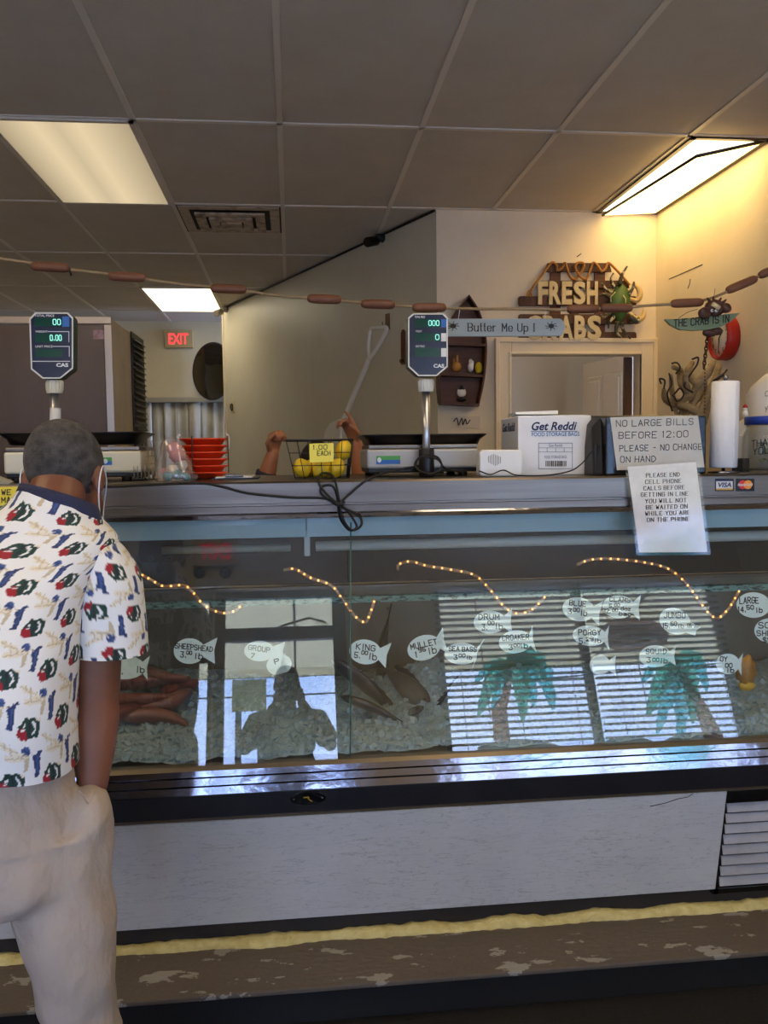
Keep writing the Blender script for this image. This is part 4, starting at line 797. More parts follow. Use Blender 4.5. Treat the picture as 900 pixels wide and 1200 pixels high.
# plastic bag with pink and teal things
bc = PY(206, 558, 2.80); bc[2] = ZT; bg_ = thing('plastic_bag', bc, 'clear plastic bag with pink and teal contents beside the orange trays', 'bag')
R = []; prof = [(.060, .0), (.066, .012), (.058, .035), (.048, .06), (.043, .085), (.036, .11), (.026, .13), (.012, .14)]
for r, z in prof: R.append([bc + np.array([(r+.009*noise.noise(Vector((math.cos(a)*2, math.sin(a)*2, z*40))))*math.cos(a)*1.05-.012*z/.14, r*.75*math.sin(a), z]) for a in [2*PI*i/28 for i in range(28)]])
b = MB(); b.rings(R); b.build('clear_film', glass('bag_film', (.95, .93, .93), .10, .12, haze=.16, hazecol=(215, 200, 200)), bg_)
for k, (x, y, z, r, m_) in enumerate(((-.005, .01, .105, .02, 'pink'), (.006, 0, .082, .022, 'pink'), (-.022, -.012, .016, .015, 'teal'), (.010, -.016, .02, .016, 'teal'), (.034, -.006, .013, .013, 'teal'), (-.008, -.01, .036, .016, 'pale'), (.02, .01, .05, .016, 'pale'), (-.035, .01, .03, .012, 'pink'))):
    b = MB(); b.ball(bc+np.array([x, y, z]), (r*1.2, r*.8, r), 14, 10, f=lambda v: v*(1+.25*noise.noise(v*90))); b.build({'pink': 'pink_wrap', 'teal': 'teal_wrap', 'pale': 'pale_wrap'}[m_], {'pink': mat('pink', (205, 140, 150), .6), 'teal': mat('teal', (70, 150, 165), .5), 'pale': mat('pale', (200, 196, 180), .6)}[m_], bg_)
# grey wire rack
rk = thing('wire_rack', PY(172, 558, 2.95)*[1, 1, 0]+Z3*ZT, 'grey wire rack leaning beside the left scale', 'rack')
M_wr = mat('grey_wire', (150, 146, 136), .4, .3); a, b, c, d = PY(160, 521, 2.99), PY(181, 516, 3.02), PY(185, 556, 2.95), PY(160, 557, 2.90); c[2] = d[2] = ZT+.004
w = MB(); w.tube([a, b, c, d], .003, 6, closed=True)
for k in range(1, 5): w.tube([lerp(a, b, k/5), lerp(d, c, k/5)], .0018, 5); w.tube([lerp(a, d, k/5), lerp(b, c, k/5)], .0018, 5)
w.build('grid', M_wr, rk); w = MB()
for k in range(6): p = lerp(d, c, k/6); w.tube(curve([p, p+np.array([.002, -.05, .006]), p+np.array([.002, -.056, .045])], 4), .002, 5)
w.build('prongs', M_wr, rk)
# papers on the counter
pp = thing('paper_pad', PY(276, 557, 2.9)*[1, 1, 0]+Z3*ZT, 'flat dark clipboard with papers lying right of the orange trays', 'clipboard'); x = PY(276, 556, 2.95)[0]
MB().box((x-.07, 2.86, ZT), (x+.08, 3.08, ZT+.005)).build('board', M_black, pp); MB().box((x-.06, 2.87, ZT+.005), (x+.06, 3.06, ZT+.009)).build('papers', M_paper, pp); MB().box((x-.03, 2.862, ZT+.009), (x+.03, 2.885, ZT+.018)).build('metal_clip', M_stainless, pp, bevel=.002)
x = PY(6, 556, 2.78)[0]; s = MB(); s.hexa([(x-.06, 2.74, ZT+.002), (x+.03, 2.72, ZT), (x+.01, 2.83, ZT), (x-.08, 2.84, ZT+.004)], [(x-.06, 2.74, ZT+.03), (x+.03, 2.72, ZT+.004), (x+.01, 2.83, ZT+.006), (x-.08, 2.84, ZT+.042)]); tag(s.build('receipt_book', mat('grey_paper', (170, 168, 160), .7)), 'folded grey receipt book at the far left of the counter', 'receipt book')
# white cartons
M_carton = mat('white_carton', (226, 228, 234), .6, noise_=(4, .45, .7), col2=(214, 216, 222)); M_bprint = mat('navy_print', (24, 34, 84), .6); M_cprint = mat('blue_print', (40, 110, 170), .6)
YB1 = 2.80; cb = PY(650, 558, YB1)*[1, 1, 0]+Z3*ZT; bx = thing('carton', cb, 'large white carton printed Get Reddi food storage bags', 'box')
a, b = PY(607, 520, YB1), PY(693, 520, YB1); zt_ = PY(650, 488, YB1)[2]
MB().box((a[0], YB1, ZT), (b[0], YB1+.23, zt_)).build('carton_body', M_carton, bx, bevel=.003)
s = MB(); s.hexa([(a[0]+.002, YB1+.002, zt_), (b[0]-.002, YB1+.002, zt_), (b[0]-.004, YB1+.10, zt_+.004), (a[0]+.004, YB1+.10, zt_+.004)], [(a[0]+.002, YB1+.002, zt_+.003), (b[0]-.002, YB1+.002, zt_+.003), (b[0]-.004, YB1+.10, zt_+.009), (a[0]+.004, YB1+.10, zt_+.009)]); s.build('top_flap', M_carton, bx)
pr = lambda txt, x0, y0, x1, y1, Y, m_, par, **k: print_text('lettering', txt, PY(x0, y1, Y), X3, Z3, PY(x1, y1, Y)[0]-PY(x0, y1, Y)[0], PY(x0, y0, Y)[2]-PY(x0, y1, Y)[2], m_, par, **k)
pr('Get Reddi', 623, 494.5, 676, 504.5, YB1-.0008, M_bprint, bx, bold=.025, shear=.28); pr('FOOD STORAGE BAGS', 623, 506.5, 679, 511.5, YB1-.0008, M_cprint, bx, bold=.012)
s = MB()
for (x0, y0, x1, y1) in ((622, 505, 677, 505.6), (631, 519, 671, 519.5), (631, 549, 671, 549.5), (631, 519, 631.5, 549.5), (670.6, 519, 671, 549.5), (631, 524.6, 671, 525), (631, 529.4, 671, 529.8), (641, 525, 641.4, 529.8), (651, 525, 651.4, 529.8), (661, 525, 661.4, 529.8)): slab(s, rect(x0, y0, x1, y1), YB1-.0012, .001)
s.build('printed_table', M_bprint, bx)
s = MB(); x = 639.5
while x < 663: wd = random.choice((.5, .9, 1.4)); slab(s, rect(x, 540, x+wd, 546.5), YB1-.0012, .001); x += wd+random.choice((.6, .9))
s.build('barcode', M_ink, bx)
pr('Get Reddi', 643, 520.4, 659, 523.6, YB1-.0008, M_bprint, bx); pr('FOOD STORAGE BAGS', 638, 534, 664, 537.4, YB1-.0008, M_bprint, bx)
o = np.array([a[0]-.0005, YB1+.205, PY(607, 503.5, YB1)[2]-.004]); print_text('lettering', 'Get Reddi', o, -Y3, Z3, .17, .03, M_bprint, bx, bold=.03, shear=.2)
YB2 = YB1+.02; zt_ = zt_+.009
s = MB(); s.hexa([(a[0]+.0, YB2+.01, zt_), (a[0]+.15, YB2+.02, zt_), (a[0]+.16, YB2+.15, zt_), (a[0]+.01, YB2+.15, zt_)], [(a[0]+.0, YB2+.01, zt_+.008), (a[0]+.15, YB2+.02, zt_+.013), (a[0]+.16, YB2+.15, zt_+.01), (a[0]+.01, YB2+.15, zt_+.006)]); tag(s.build('paper_stack', M_paper), 'few loose papers lying on top of the white carton', 'papers')
# white desktop device
YR = 2.71; dv_ = thing('white_router', PY(588, 558, YR)*[1, 1, 0]+Z3*ZT, 'small white rounded plastic device in front of the cartons', 'device')
def rrect(x0, y0, x1, y1, r, n=6):
    o = []
    for cx, cy, a0 in ((x1-r, y1-r, 0), (x0+r, y1-r, 90), (x0+r, y0+r, 180), (x1-r, y0+r, 270)):
        for k in range(n+1): a = math.radians(a0+90*k/n); o.append((cx+r*math.cos(a), cy+r*math.sin(a)))
    return o
s = MB(); slab(s, rrect(562, 527, 613, 558.5, 6), YR, .055); s.build('shell', M_white, dv_, bevel=.006, seg=3); s = MB()
for k in range(8): slab(s, rect(572+k*2, 532+abs(k-3)*.8, 572.9+k*2, 546-abs(k-4)), YR-.0008, .001)
s.build('speaker_slots', mat('slot_grey', (140, 140, 140), .6), dv_)
# cash register with the taped notice
YG = 2.665; rg = thing('cash_register', PY(765, 557, YG)*[1, 1, 0]+Z3*ZT, 'black cash register behind the paper notices', 'cash register')
a, b = PY(712, 520, YG), PY(834, 520, YG); zt_ = PY(770, 487, YG)[2]; al = PY(694, 520, YG+.06)[0]
MB().prism([(a[0]-.004, YG+.003, ZT), (a[0]-.004, YG+.003, zt_), (a[0]-.004, YG+.26, zt_+.012), (a[0]-.004, YG+.26, ZT)], (b[0]-a[0]-.012, 0, 0)).build('housing', M_blackg, rg, bevel=.006)
s = MB(); s.hexa([(al, YG+.05, ZT), (a[0]-.002, YG+.03, ZT), (a[0]-.002, YG+.24, ZT), (al, YG+.24, ZT)], [(al+.001, YG+.07, PY(700, 500, YG)[2]), (a[0]-.002, YG+.05, zt_-.002), (a[0]-.002, YG+.24, zt_), (al+.02, YG+.24, zt_-.004)]); s.build('side_housing', M_black, rg, bevel=.006)
s = MB()
for k in range(5): s.box((al+.006+k*.009, YG+.043, ZT+.01), (al+.009+k*.009, YG+.056, ZT+.10))
s.build('ribs', M_black, rg)
def sheet(name, C4, Ys, m_, label, cat, th=.0008, part='sheet'):
    P = [PY(x, y, Y) for (x, y), Y in zip(C4, Ys)]; t = thing(name, P[0], label, cat); n = unit(np.cross(P[1]-P[0], P[3]-P[0])); n = n if n[1] < 0 else -n; R0 = []; R1 = []
    b = MB(); N = 8; G = [[None]*(N+1) for _ in range(N+1)]
    f = lambda u, v: (P[0]*(1-u)+P[1]*u)*(1-v)+(P[3]*(1-u)+P[2]*u)*v
    b.hexa(P, [p - n*th for p in P]); b.build(part, m_, t); return t, P, n, f
M_off = mat('grey_white_card', (196, 196, 192), .65, noise_=(5, .4, .7), col2=(186, 186, 182)); M_marker = mat('pale_marker', (84, 84, 88), .7)
t, P, n, f = sheet('paper_notice', ((715, 489), (818, 487), (825.5, 547.5), (723, 551)), (YG, YG, YG-.002, YG-.002), M_off, 'hand lettered notice NO LARGE BILLS BEFORE 12:00 on the register', 'notice')
w = MB(); lt = lambda L, x0, y0, x1, y1, h, th, Y, off, mb, **k: stroke_fit(mb, L, PY(x0, y0, Y)+n*off, PY(x1, y1, Y)-PY(x0, y0, Y), np.cross(-n, unit(PY(x1, y1, Y)-PY(x0, y0, Y))) if False else Z3, np.linalg.norm(PY(x1, y1, Y)-PY(x0, y0, Y)), h*Y/1000, th*Y/1000, **k)
for L, x0, y0, x1, y1, h in (('NO LARGE BILLS', 722, 500, 812, 497.5, 7.5), ('BEFORE 12:00', 725, 514, 806, 512, 7.5), ('PLEASE - NO CHANGE', 726, 529, 822, 526.5, 7), ('ON HAND', 727, 542, 768, 541, 7)): lt(L, x0, y0, x1, y1, h, .95, YG-.001, .0014, w, jit=.04)
w.build('lettering', M_marker, t)
t, P, n, f = sheet('paper_notice', ((735.5, 547), (815.5, 541.5), (829, 647), (749, 647.5)), (2.608, 2.608, 2.572, 2.572), M_paper, 'laminated notice PLEASE END CELL PHONE CALLS hanging over the counter edge', 'notice')
w = MB(); H0, H1 = 544, 647
for L, x0, x1, yb_ in (('PLEASE END', 757, 796, 559), ('CELL PHONE', 756, 798, 566.5), ('CALLS BEFORE', 754, 802, 574), ('GETTING IN LINE', 751, 806, 581.5), ('YOU WILL NOT', 756, 804, 589), ('BE WAITED ON', 757, 805, 596.3), ('WHILE YOU ARE', 756, 808, 603.6), ('ON THE PHONE', 758, 808, 611)):
    Y = 2.608-.036*(yb_-H0)/(H1-H0); lt(L, x0, yb_+.5, x1, yb_-.8, 4.6, .72, Y, .0016, w, serif=True, w=.62, gap=.34)
w.build('lettering', M_ink, t)
b = MB(); e = [PY(x, y, Y-.0012) for (x, y), Y in zip(((732, 544), (818.5, 538.5), (833, 650), (746, 651)), (2.608, 2.608, 2.572, 2.572))]; b.hexa(e, [p + np.array([0, -.0008, 0]) for p in e]); b.build('laminate', glass('laminate', (.97, .97, .98), .04, .08), t)
# card stickers
for (x0, x1, kind) in ((838, 860, 'visa'), (862.5, 884, 'mc')):
    Y = 2.6165; t = thing('card_sticker', PY((x0+x1)/2, 575, Y), {'visa': 'white and blue VISA sticker on the steel counter edge', 'mc': 'black sticker with overlapping red and orange discs on the counter edge'}[kind], 'sticker', None)
    s = MB(); s.prism(q4(rect(x0, 561, x1, 575.5), Y-.0012), (0, .0012, 0)); s.build('backing', M_blackg, t)
    if kind == 'visa':
        s = MB(); s.prism(q4(rect(x0+1.3, 562.3, x1-1.3, 574.2), Y-.0018), (0, .0006, 0)); s.build('white_field', M_print, t); s = MB(); s.prism(q4(rect(x0+1.3, 562.3, x1-1.3, 564), Y-.0022), (0, .0004, 0)); s.build('blue_bar', M_bprint, t); s = MB(); s.prism(q4(rect(x0+1.3, 572.4, x1-1.3, 574.2), Y-.0022), (0, .0004, 0)); s.build('gold_bar', mat('gold', (206, 160, 50), .5), t)
        pr('VISA', x0+3.5, 565.5, x1-3, 571, Y-.0022, M_bprint, t, bold=.03, shear=.2)
    else:
        for k, (cx, col) in enumerate(((x0+8, (206, 40, 44)), (x0+14, (232, 150, 40)))):
            c = PY(cx, 568, Y-.0014-.0005*k); s = MB(); s.prism([c+X3*.0145*math.cos(a)+Z3*.0145*math.sin(a) for a in [2*PI*i/28 for i in range(28)]], (0, -.0004, 0)); s.build('disc', mat('disc', col, .5), t)
        pr('MasterCard', x0+2, 566.4, x1-2, 569.6, Y-.0026, M_print, t, bold=.03, shear=.15)
ys = thing('card_sign', PY(14, 592, 2.613), 'yellow handwritten sign WE ACCEPT on the counter edge left of the man', 'notice'); s = MB(); s.prism(q4([(-34, 594), (30, 591.5), (30, 570), (-34, 572)], 2.613), (0, .001, 0)); s.build('sign_paper', mat('yellow_card', (232, 214, 70), .7), ys); w = MB()
for L, x0, x1, y in (('WE ACCEPT', 2, 50, 580), ('MASTERCARD', 2, 56, 589)): stroke_fit(w, L, PY(x0, y, 2.6122), X3, Z3, (x1-x0)*.0026*.55 if False else (x1-x0)*.0026, 6*.0026, .0028, jit=.05)
ys_w = w
# keep the words inside the sign: widen the card behind the man
s = MB(); s.prism(q4([(29, 591.6), (60, 590), (60, 568.6), (29, 570)], 2.613), (0, .001, 0)); s.build('sign_flap', mat('yellow_card_b', (232, 214, 70), .7), ys); ys_w.build('lettering', M_ink, ys)
# paper towels
YT = 2.74; tw = thing('towel_roll', PY(848, 552, YT)*[1, 1, 0]+Z3*ZT, 'tall white paper towel roll on a steel holder', 'paper towels'); a = PY(847.5, 548, YT); b = PY(850.5, 447, YT); r = .0445
M_tow = mat('towel', (226, 226, 230), .9, bump=(90, .15)); ax = unit(b-a); ring = lambda p, r_: [p + np.array([r_*math.cos(q), r_*math.sin(q), -r_*math.cos(q)*ax[0]/ax[2]]) for q in [2*PI*i/40 for i in range(40)]]
MB().rings([ring(a, .02), ring(a, r-.004), ring(a+ax*.004, r), ring(b-ax*.003, r), ring(b, r-.004), ring(b, .02), ring(b-ax*.05, .019)], cap=True).build('paper_roll', M_tow, tw)
s = MB(); s.prism([a+ax*.004+np.array([.012, -r-.0002, 0]), a+ax*.004+np.array([.0135, -r-.0012, 0]), b-ax*.02+np.array([.0135, -r-.0012, 0]), b-ax*.02+np.array([.012, -r-.0002, 0])], (.0, .003, 0)); s.build('loose_edge', M_tow, tw)
c = a*[1, 1, 0]+Z3*ZT; MB().lathe([(.05, 0), (.052, .002), (.05, .006), (.01, .008)], c, 36).build('holder_base', M_chrome, tw); MB().cyl(c+Z3*.006, b+Z3*.012, .006).build('holder_rod', M_chrome, tw); MB().ball(b+Z3*.014, .009).build('holder_knob', M_chrome, tw)
# tip jar
YJ = 2.79; jc = PY(908, 553, YJ); jc[2] = ZT; jr = jc[0]-PY(874, 540, YJ)[0]; jz = PY(900, 497, YJ)[2]-ZT; jl = PY(900, 488, YJ)[2]-ZT
jar = thing('tip_jar', jc, 'clear jar with blue lid and money inside, lettered THANK YOU', 'jar'); M_jar = glass('jar_glass', (.94, .95, .94), .06)
MB().lathe([(jr*.8, 0), (jr*.97, .004), (jr, .015), (jr, jz*.72), (jr*.97, jz*.80), (jr*.9, jz*.88), (jr*.89, jz), (jr*.86, jz), (jr*.87, jz*.88), (jr*.94, jz*.79), (jr*.965, jz*.7), (jr*.965, .018), (jr*.93, .008)], jc, 48, cap=False).build('glass_body', M_jar, jar)
MB().lathe([(jr*.86, jz-.001), (jr*.94, jz-.001), (jr*.95, jl-.003), (jr*.92, jl), (.01, jl)], jc, 48).build('lid', mat('blue_lid', (34, 60, 150), .4), jar)
w = MB(); stroke_text(w, 'THANK', (0, 0, 0), X3, Y3, 8*.0028, .003, w=.62); w2 = MB(); stroke_text(w2, 'YOU', (0, 0, 0), X3, Y3, 8*.0028, .003)
o = MB()
for mb, a0, z0 in ((w, -1.28, jz*.52), (w2, -1.22, jz*.36)):
    o.add([jc + np.array([(jr+.0012)*math.sin(a0+v[0]/jr), -(jr+.0012)*math.cos(a0+v[0]/jr), z0+v[1]+.1*v[0]]) for v in mb.v], mb.f)
o.build('lettering', M_ink, jar)
M_bill = mat('bank_note', (150, 165, 150), .7, noise_=(22, .4, .6), col2=(196, 200, 186))
for k in range(6):
    c = jc+np.array([random.uniform(-.03, .025), random.uniform(-.03, .02), .03+.012*k]); an = random.uniform(0, 3); d = np.array([math.cos(an), math.sin(an), random.uniform(-.3, .3)]); e = np.cross(d, Z3); s = MB(); R = [[c+d*(u-.5)*.085+e*v*.02+Z3*(.01*math.sin(u*7+k)+abs(v)*.006) for v in (-1, 0, 1)] for u in np.linspace(0, 1, 8)]; s.rings(R, cap=False, closed=False); tag(s.build('bank_note', M_bill, solid=.0006), ('lowest', 'second', 'third', 'fourth', 'fifth', 'topmost')[k] + ' crumpled note in the tip jar, counting up', 'money', 'notes in the tip jar')
# jug behind the jar
jg = PY(912, 520, 3.06); jg[2] = ZT; jt = thing('plastic_jug', jg, 'white plastic jug with handwriting behind the tip jar', 'jug'); zt_ = PY(900, 430, 3.06)[2]-ZT; rj = jg[0]-PY(879, 470, 3.06)[0]
zs = PY(900, 452, 3.06)[2]-ZT; MB().lathe([(rj*.9, 0), (rj, .01), (rj, zs*.9), (rj*.85, zs), (rj*.45, zt_*.93), (rj*.3, zt_*.95), (rj*.3, zt_)], jg, 40).build('jug_body', mat('milky_plastic', (216, 212, 210), .5), jt); MB().lathe([(rj*.36, zt_-.004), (rj*.38, zt_), (rj*.36, zt_+.016), (.004, zt_+.018)], jg, 30).build('cap', M_cream, jt)
o = MB()
for L, z0 in (('Com', zs*.86), ('you', zs*.70)):
    w = MB(); stroke_text(w, L, (0, 0, 0), X3, Y3, .018, .002); o.add([jg + np.array([(rj+.001)*math.sin(-.95+v[0]/rj), -(rj+.001)*math.cos(-.95+v[0]/rj), z0+v[1]+.25*v[0]]) for v in w.v], w.f)
o.build('lettering', M_ink, jt)
# crumpled napkin, small figurine, black box
c = PY(870, 549, 2.90); c[2] = ZT; s = MB(); zz_ = lambda y: PY(870, y, 2.9)[2]; X_ = lambda x: PY(x, 520, 2.9)[0]
s.hexa([(X_(864), 2.9, ZT), (X_(878), 2.9, ZT), (X_(879), 2.95, ZT), (X_(866), 2.95, ZT)], [(X_(861), 2.9, zz_(497)), (X_(872), 2.89, zz_(489)), (X_(878), 2.93, zz_(491)), (X_(864), 2.95, zz_(500))]); s.hexa([(X_(865), 2.89, zz_(511)), (X_(872), 2.88, zz_(512)), (X_(878), 2.90, zz_(496)), (X_(875), 2.90, zz_(492))], [(X_(865), 2.899, zz_(511)), (X_(872), 2.899, zz_(512)), (X_(878), 2.91, zz_(496)), (X_(875), 2.91, zz_(492))]); tag(s.build('folded_paper', mat('cream_paper', (226, 216, 200), .7)), 'folded cream paper standing between the towel roll and the jar', 'paper')
fg = PY(873, 489, 2.93); t = thing('figurine', fg, 'tiny white and red figurine on top of the folded paper', 'figurine'); MB().ball(fg+Z3*.012, (.012, .012, .014)).build('body', M_white, t); MB().ball(fg+Z3*.03, .009).build('head', M_white, t); MB().lathe([(.010, 0), (.006, .008), (.001, .014)], fg+Z3*.034, 14).build('red_cap', mat('red_cloth', (176, 34, 36), .6), t)
s = MB(); s.box((X_(857), 2.86, ZT), (X_(872), 2.895, zz_(537))); tag(s.build('black_box', M_black, bevel=.003), 'small black box between the towel roll and the tip jar', 'box')
# ================================================================== walls, back room and hanging things
# stainless ice machine on the left
YM = 4.0; mx1 = float(PY(133, 440, YM)[0]); mzt = float(PY(60, 371, YM)[2]); mx0 = mx1-1.25; myb = 4.72
im = thing('ice_machine', ((mx0+mx1)/2, YM+.36, 0), 'tall brown grey stainless cabinet with black louvred vent on its side', 'ice machine')
M_mach = mat('machine_front', (104, 88, 76), .45, .5, noise_=(2.2, .3, .75), col2=(84, 70, 60), stretch=(1, 1, .3)); M_mside = mat('machine_side', (196, 184, 158), .45, noise_=(6, .4, .7), col2=(178, 164, 136))
MB().box((mx0, YM, 0), (mx1-.004, myb, mzt-.004)).build('cabinet', M_mside, im, bevel=.004)
MB().box((mx0+.03, YM-.008, .9), (mx1-.035, YM, mzt-.035)).build('front_panel', M_mach, im, bevel=.003)
MB().box((mx0+.03, YM-.008, .1), (mx1-.035, YM, .88)).build('front_panel', M_mach, im, bevel=.003)
M_edge = mat('machine_edge', (176, 164, 150), .35, .8)
MB().box((mx0, YM-.012, mzt-.033), (mx1, YM+.01, mzt)).build('top_edge', M_edge, im, bevel=.003); MB().box((mx1-.034, YM-.012, 0), (mx1, YM+.01, mzt-.034)).build('corner_edge', M_edge, im, bevel=.003)
st = PY(119, 392, YM-.009); MB().box((st[0]-.036, YM-.0095, st[2]-.02), (st[0]+.036, YM-.008, st[2]+.02)).build('pink_sticker', mat('pink_label', (186, 150, 146), .6, noise_=(60, .45, .55), col2=(150, 110, 108)), im)
v0, v1 = PX(153, 388, mx1), PX(167, 398, mx1); vz0 = 1.35; vz1 = float(v0[2])-.0; vt = MB(); vt.box((mx1-.003, v0[1], vz0), (mx1+.006, v1[1], vz1)); vo = vt.build('vent_panel', M_black, im, bevel=.002); s = MB(); z = vz0+.02
while z < vz1-.02: s.hexa([(mx1+.006, v0[1]+.02, z), (mx1+.006, v1[1]-.02, z), (mx1+.006, v1[1]-.02, z+.012), (mx1+.006, v0[1]+.02, z+.012)], [(mx1+.018, v0[1]+.02, z-.006), (mx1+.018, v1[1]-.02, z-.006), (mx1+.018, v1[1]-.02, z-.002), (mx1+.018, v0[1]+.02, z-.002)]); z += .03
s.build('louvres', mat('vent_slat', (52, 48, 46), .5), vo)
# far wall: exit sign, header, strip curtain, round mirror
exit_sign(PY(209, 397, YB-.06), .30, .185, X3, -Y3, 'glowing red exit sign on the far wall above the strip curtain')
hd = PY(215, 469, YB-.12); x0, x1 = float(PY(160, 469, YB-.12)[0]), float(PY(264, 469, YB-.12)[0])
sc = thing('strip_curtain', (hd[0], YB-.1, 0), 'cloudy plastic strip curtain under a metal rail at the far doorway', 'strip curtain'); MB().box((x0, YB-.14, hd[2]-.02), (x1, YB-.02, hd[2]+.03)).build('rail', mat('pale_metal', (176, 168, 148), .4, .5), sc, bevel=.004)
M_strip = mat('cloudy_plastic', (196, 192, 180), .3, noise_=(2, .35, .7), col2=(168, 162, 148)); n = 7
for k in range(n):
    a = x0+.01+(x1-x0-.02)*k/n; b = a+(x1-x0-.02)/n*1.06; R = [[(a+(b-a)*j/6, YB-.085+.012*math.sin(j+k*2)+.02*(k % 2)+.01*math.sin(z*3+k), z) for j in range(7)] for z in np.linspace(.05, hd[2]-.02, 8)]; MB().rings(R, cap=False, closed=False).build('strip', M_strip, sc, solid=.003)
mc = PY(249, 435, YB-.25); mr = thing('round_mirror', mc, 'dark round mirror on the far wall beside the slanting wall', 'mirror'); Mr = Matrix.Rotation(-.72, 3, 'Z') @ Matrix.Rotation(PI/2, 3, 'X')
MB().lathe([(.001, .03), (.12, .026), (.22, .014), (.288, 0)], mc, 40, M=Mr, cap=False).build('mirror_face', mat('dark_mirror', (96, 88, 76), .06, 1), mr); MB().lathe([(.288, .002), (.297, .006), (.30, 0), (.29, -.03), (.05, -.05)], mc, 40, M=Mr).build('rim', M_mull, mr); MB().cyl(mc, mc+np.array([.03, .25, 0]), .02).build('bracket', M_mull, mr)
def dome_cam(p, d, m_, lab):
    t = thing('security_camera', p, lab, 'security camera'); d = unit(d)
    MB().cyl(p, p+DN*.05, .028, .022, 16).build('base', m_, t); MB().tube([p+DN*.05-Z3*.0, p+DN*.06-Z3*.02, p+DN*.075-Z3*.025], .012, 10).build('neck', m_, t); c = p+DN*.08-Z3*.03; MB().rings([[c+d*z+r*(math.cos(a)*unit(np.cross(d, Z3))+math.sin(a)*unit(np.cross(np.cross(d, Z3), d))) for a in [2*PI*i/18 for i in range(18)]] for z, r in ((-.05, .018), (-.04, .03), (.05, .032), (.06, .027))]).build('barrel', m_, t)
    return t
dome_cam(PD(449, 279), DN+DT*-.4-Z3*.3, M_black, 'small black security camera high on the slanting wall')
dome_cam(PD(266, 363, .012), DN*.7-DT*.6-Z3*.3, mat('cam_grey', (120, 112, 100), .5), 'grey security camera at the far end of the slanting wall')
# plastic shovel, ring latch, small plaque on the slanting wall
sv = thing('shovel', PD(400, 540, .03), 'white plastic shovel with a D handle hung on the slanting wall', 'shovel'); M_sv = mat('white_shovel', (244, 240, 230), .35)
f = lambda x, y, o=.035: PD(x, y, o)
MB().tube([f(433, 419), f(428, 432), f(415, 462), f(404, 490), f(402, 496)], [.016, .017, .018, .02, .024], 12).build('shaft', M_sv, sv)
MB().tube(curve([f(433, 421), f(432, 405), f(434, 388), f(437, 384), f(446, 383), f(453, 384), f(451, 392), f(442, 408), f(433, 421)], 5), .0125, 10).build('handle', M_sv, sv)
b = MB(); A = [f(x, y, .03) for x, y in ((397, 491), (388, 496), (382, 506), (380, 520), (379, 560), (421, 560), (421, 520), (418, 505), (411, 496), (405, 491))]; b.prism(A[::-1], DN*.012); b.build('blade', M_sv, sv, bevel=.005)
b = MB(); b.tube([f(401, 492, .045), f(399, 515, .047), f(398, 555, .045)], [.022, .014, .004], 8); b.build('blade_rib', M_sv, sv)
hp_ = thing('wall_hook', f(455, 377, 0), 'small brown hook plate above the shovel handle', 'hook'); c = f(455, 377, .0); b = MB(); b.prism([c+DT*u*.022+Z3*v*.05 for u, v in ((-1, -1), (1, -1), (1, 1), (-1, 1))], DN*.01); b.build('plate', mat('rust', (120, 92, 62), .6), hp_); MB().tube([c+DN*.005-Z3*.02, c+DN*.04-Z3*.03, c+DN*.045-Z3*.005], .004, 6).build('peg', M_stainless, hp_)
rl = thing('ring_latch', f(273, 477, 0), 'small steel ring latch near the far end of the slanting wall', 'latch'); c = f(273, 477, .0); b = MB(); b.prism([c+DT*u*.05+Z3*v*.05 for u, v in ((-1, -1), (1, -1), (1, 1), (-1, 1))], DN*.006); b.build('plate', M_far, rl); MB().tube([c+DN*.014+DT*.03*math.cos(a)+Z3*.03*math.sin(a) for a in [2*PI*i/20 for i in range(20)]], .006, 6, closed=True).build('ring', M_mull, rl)
M_wood = mat('red_brown_wood', (112, 66, 42), .55, noise_=(5, .3, .7), col2=(78, 44, 28), stretch=(1, 1, 8)); M_wood2 = mat('dark_wood', (94, 58, 40), .6, noise_=(6, .3, .7), col2=(66, 40, 28), stretch=(8, 1, 1))
pq = thing('wooden_plaque', f(474, 427, 0), 'narrow brown wooden plaque on the slanting wall behind the right scale', 'plaque'); c0, c1 = f(474, 427, 0), f(474, 390, 0); b = MB(); hw = .02; b.prism([c0-DT*hw, c0+DT*hw, c1+DT*hw, c1+Z3*.02, c1-DT*hw], DN*.015); b.build('board', M_wood, pq); MB().cyl(c0+Z3*.02+DN*.015, c0+Z3*.02+DN*.03, .012).build('peg', M_wood2, pq); MB().ball(c1+Z3*.012+DN*.016, .006).build('nail', M_stainless, pq)
# boat shaped shelf
YQ = YW-.10; bs = thing('boat_shelf', PY(541, 474, YQ), 'boat shaped wooden wall shelf with pointed bow, partly behind the scale display', 'shelf')
L_ = [(516, 472), (514, 445), (516, 415), (523, 388), (537, 362), (550, 345)]; R_ = [(550, 345), (562, 364), (569, 388), (571, 412), (568, 446), (562, 474)]
ol = [PY(x, y, YQ) for x, y in curve([np.array(p+(0,), float) for p in L_], 4) for x, y in [(x, y)]] if False else [PY(p[0], p[1], YQ) for p in curve([np.array(p+(0.,)) for p in L_], 4)[:-1] + curve([np.array(p+(0.,)) for p in R_], 4)]
b = MB(); b.prism([p+Y3*.085 for p in ol], (0, .014, 0)); b.build('back_board', M_wood, bs)
for nm, seg in (('side_board', ol[:21]), ('side_board', ol[20:])):
    cen = np.array([PY(544, 430, YQ)[0], YQ, PY(544, 430, YQ)[2]]); s = MB()
    for a, c in zip(seg, seg[1:]):
        ia, ic = a+unit(cen-a)*.012, c+unit(cen-c)*.012; s.hexa([a, c, ic, ia], [a+Y3*.085, c+Y3*.085, ic+Y3*.085, ia+Y3*.085])
    s.build(nm, M_wood2, bs)
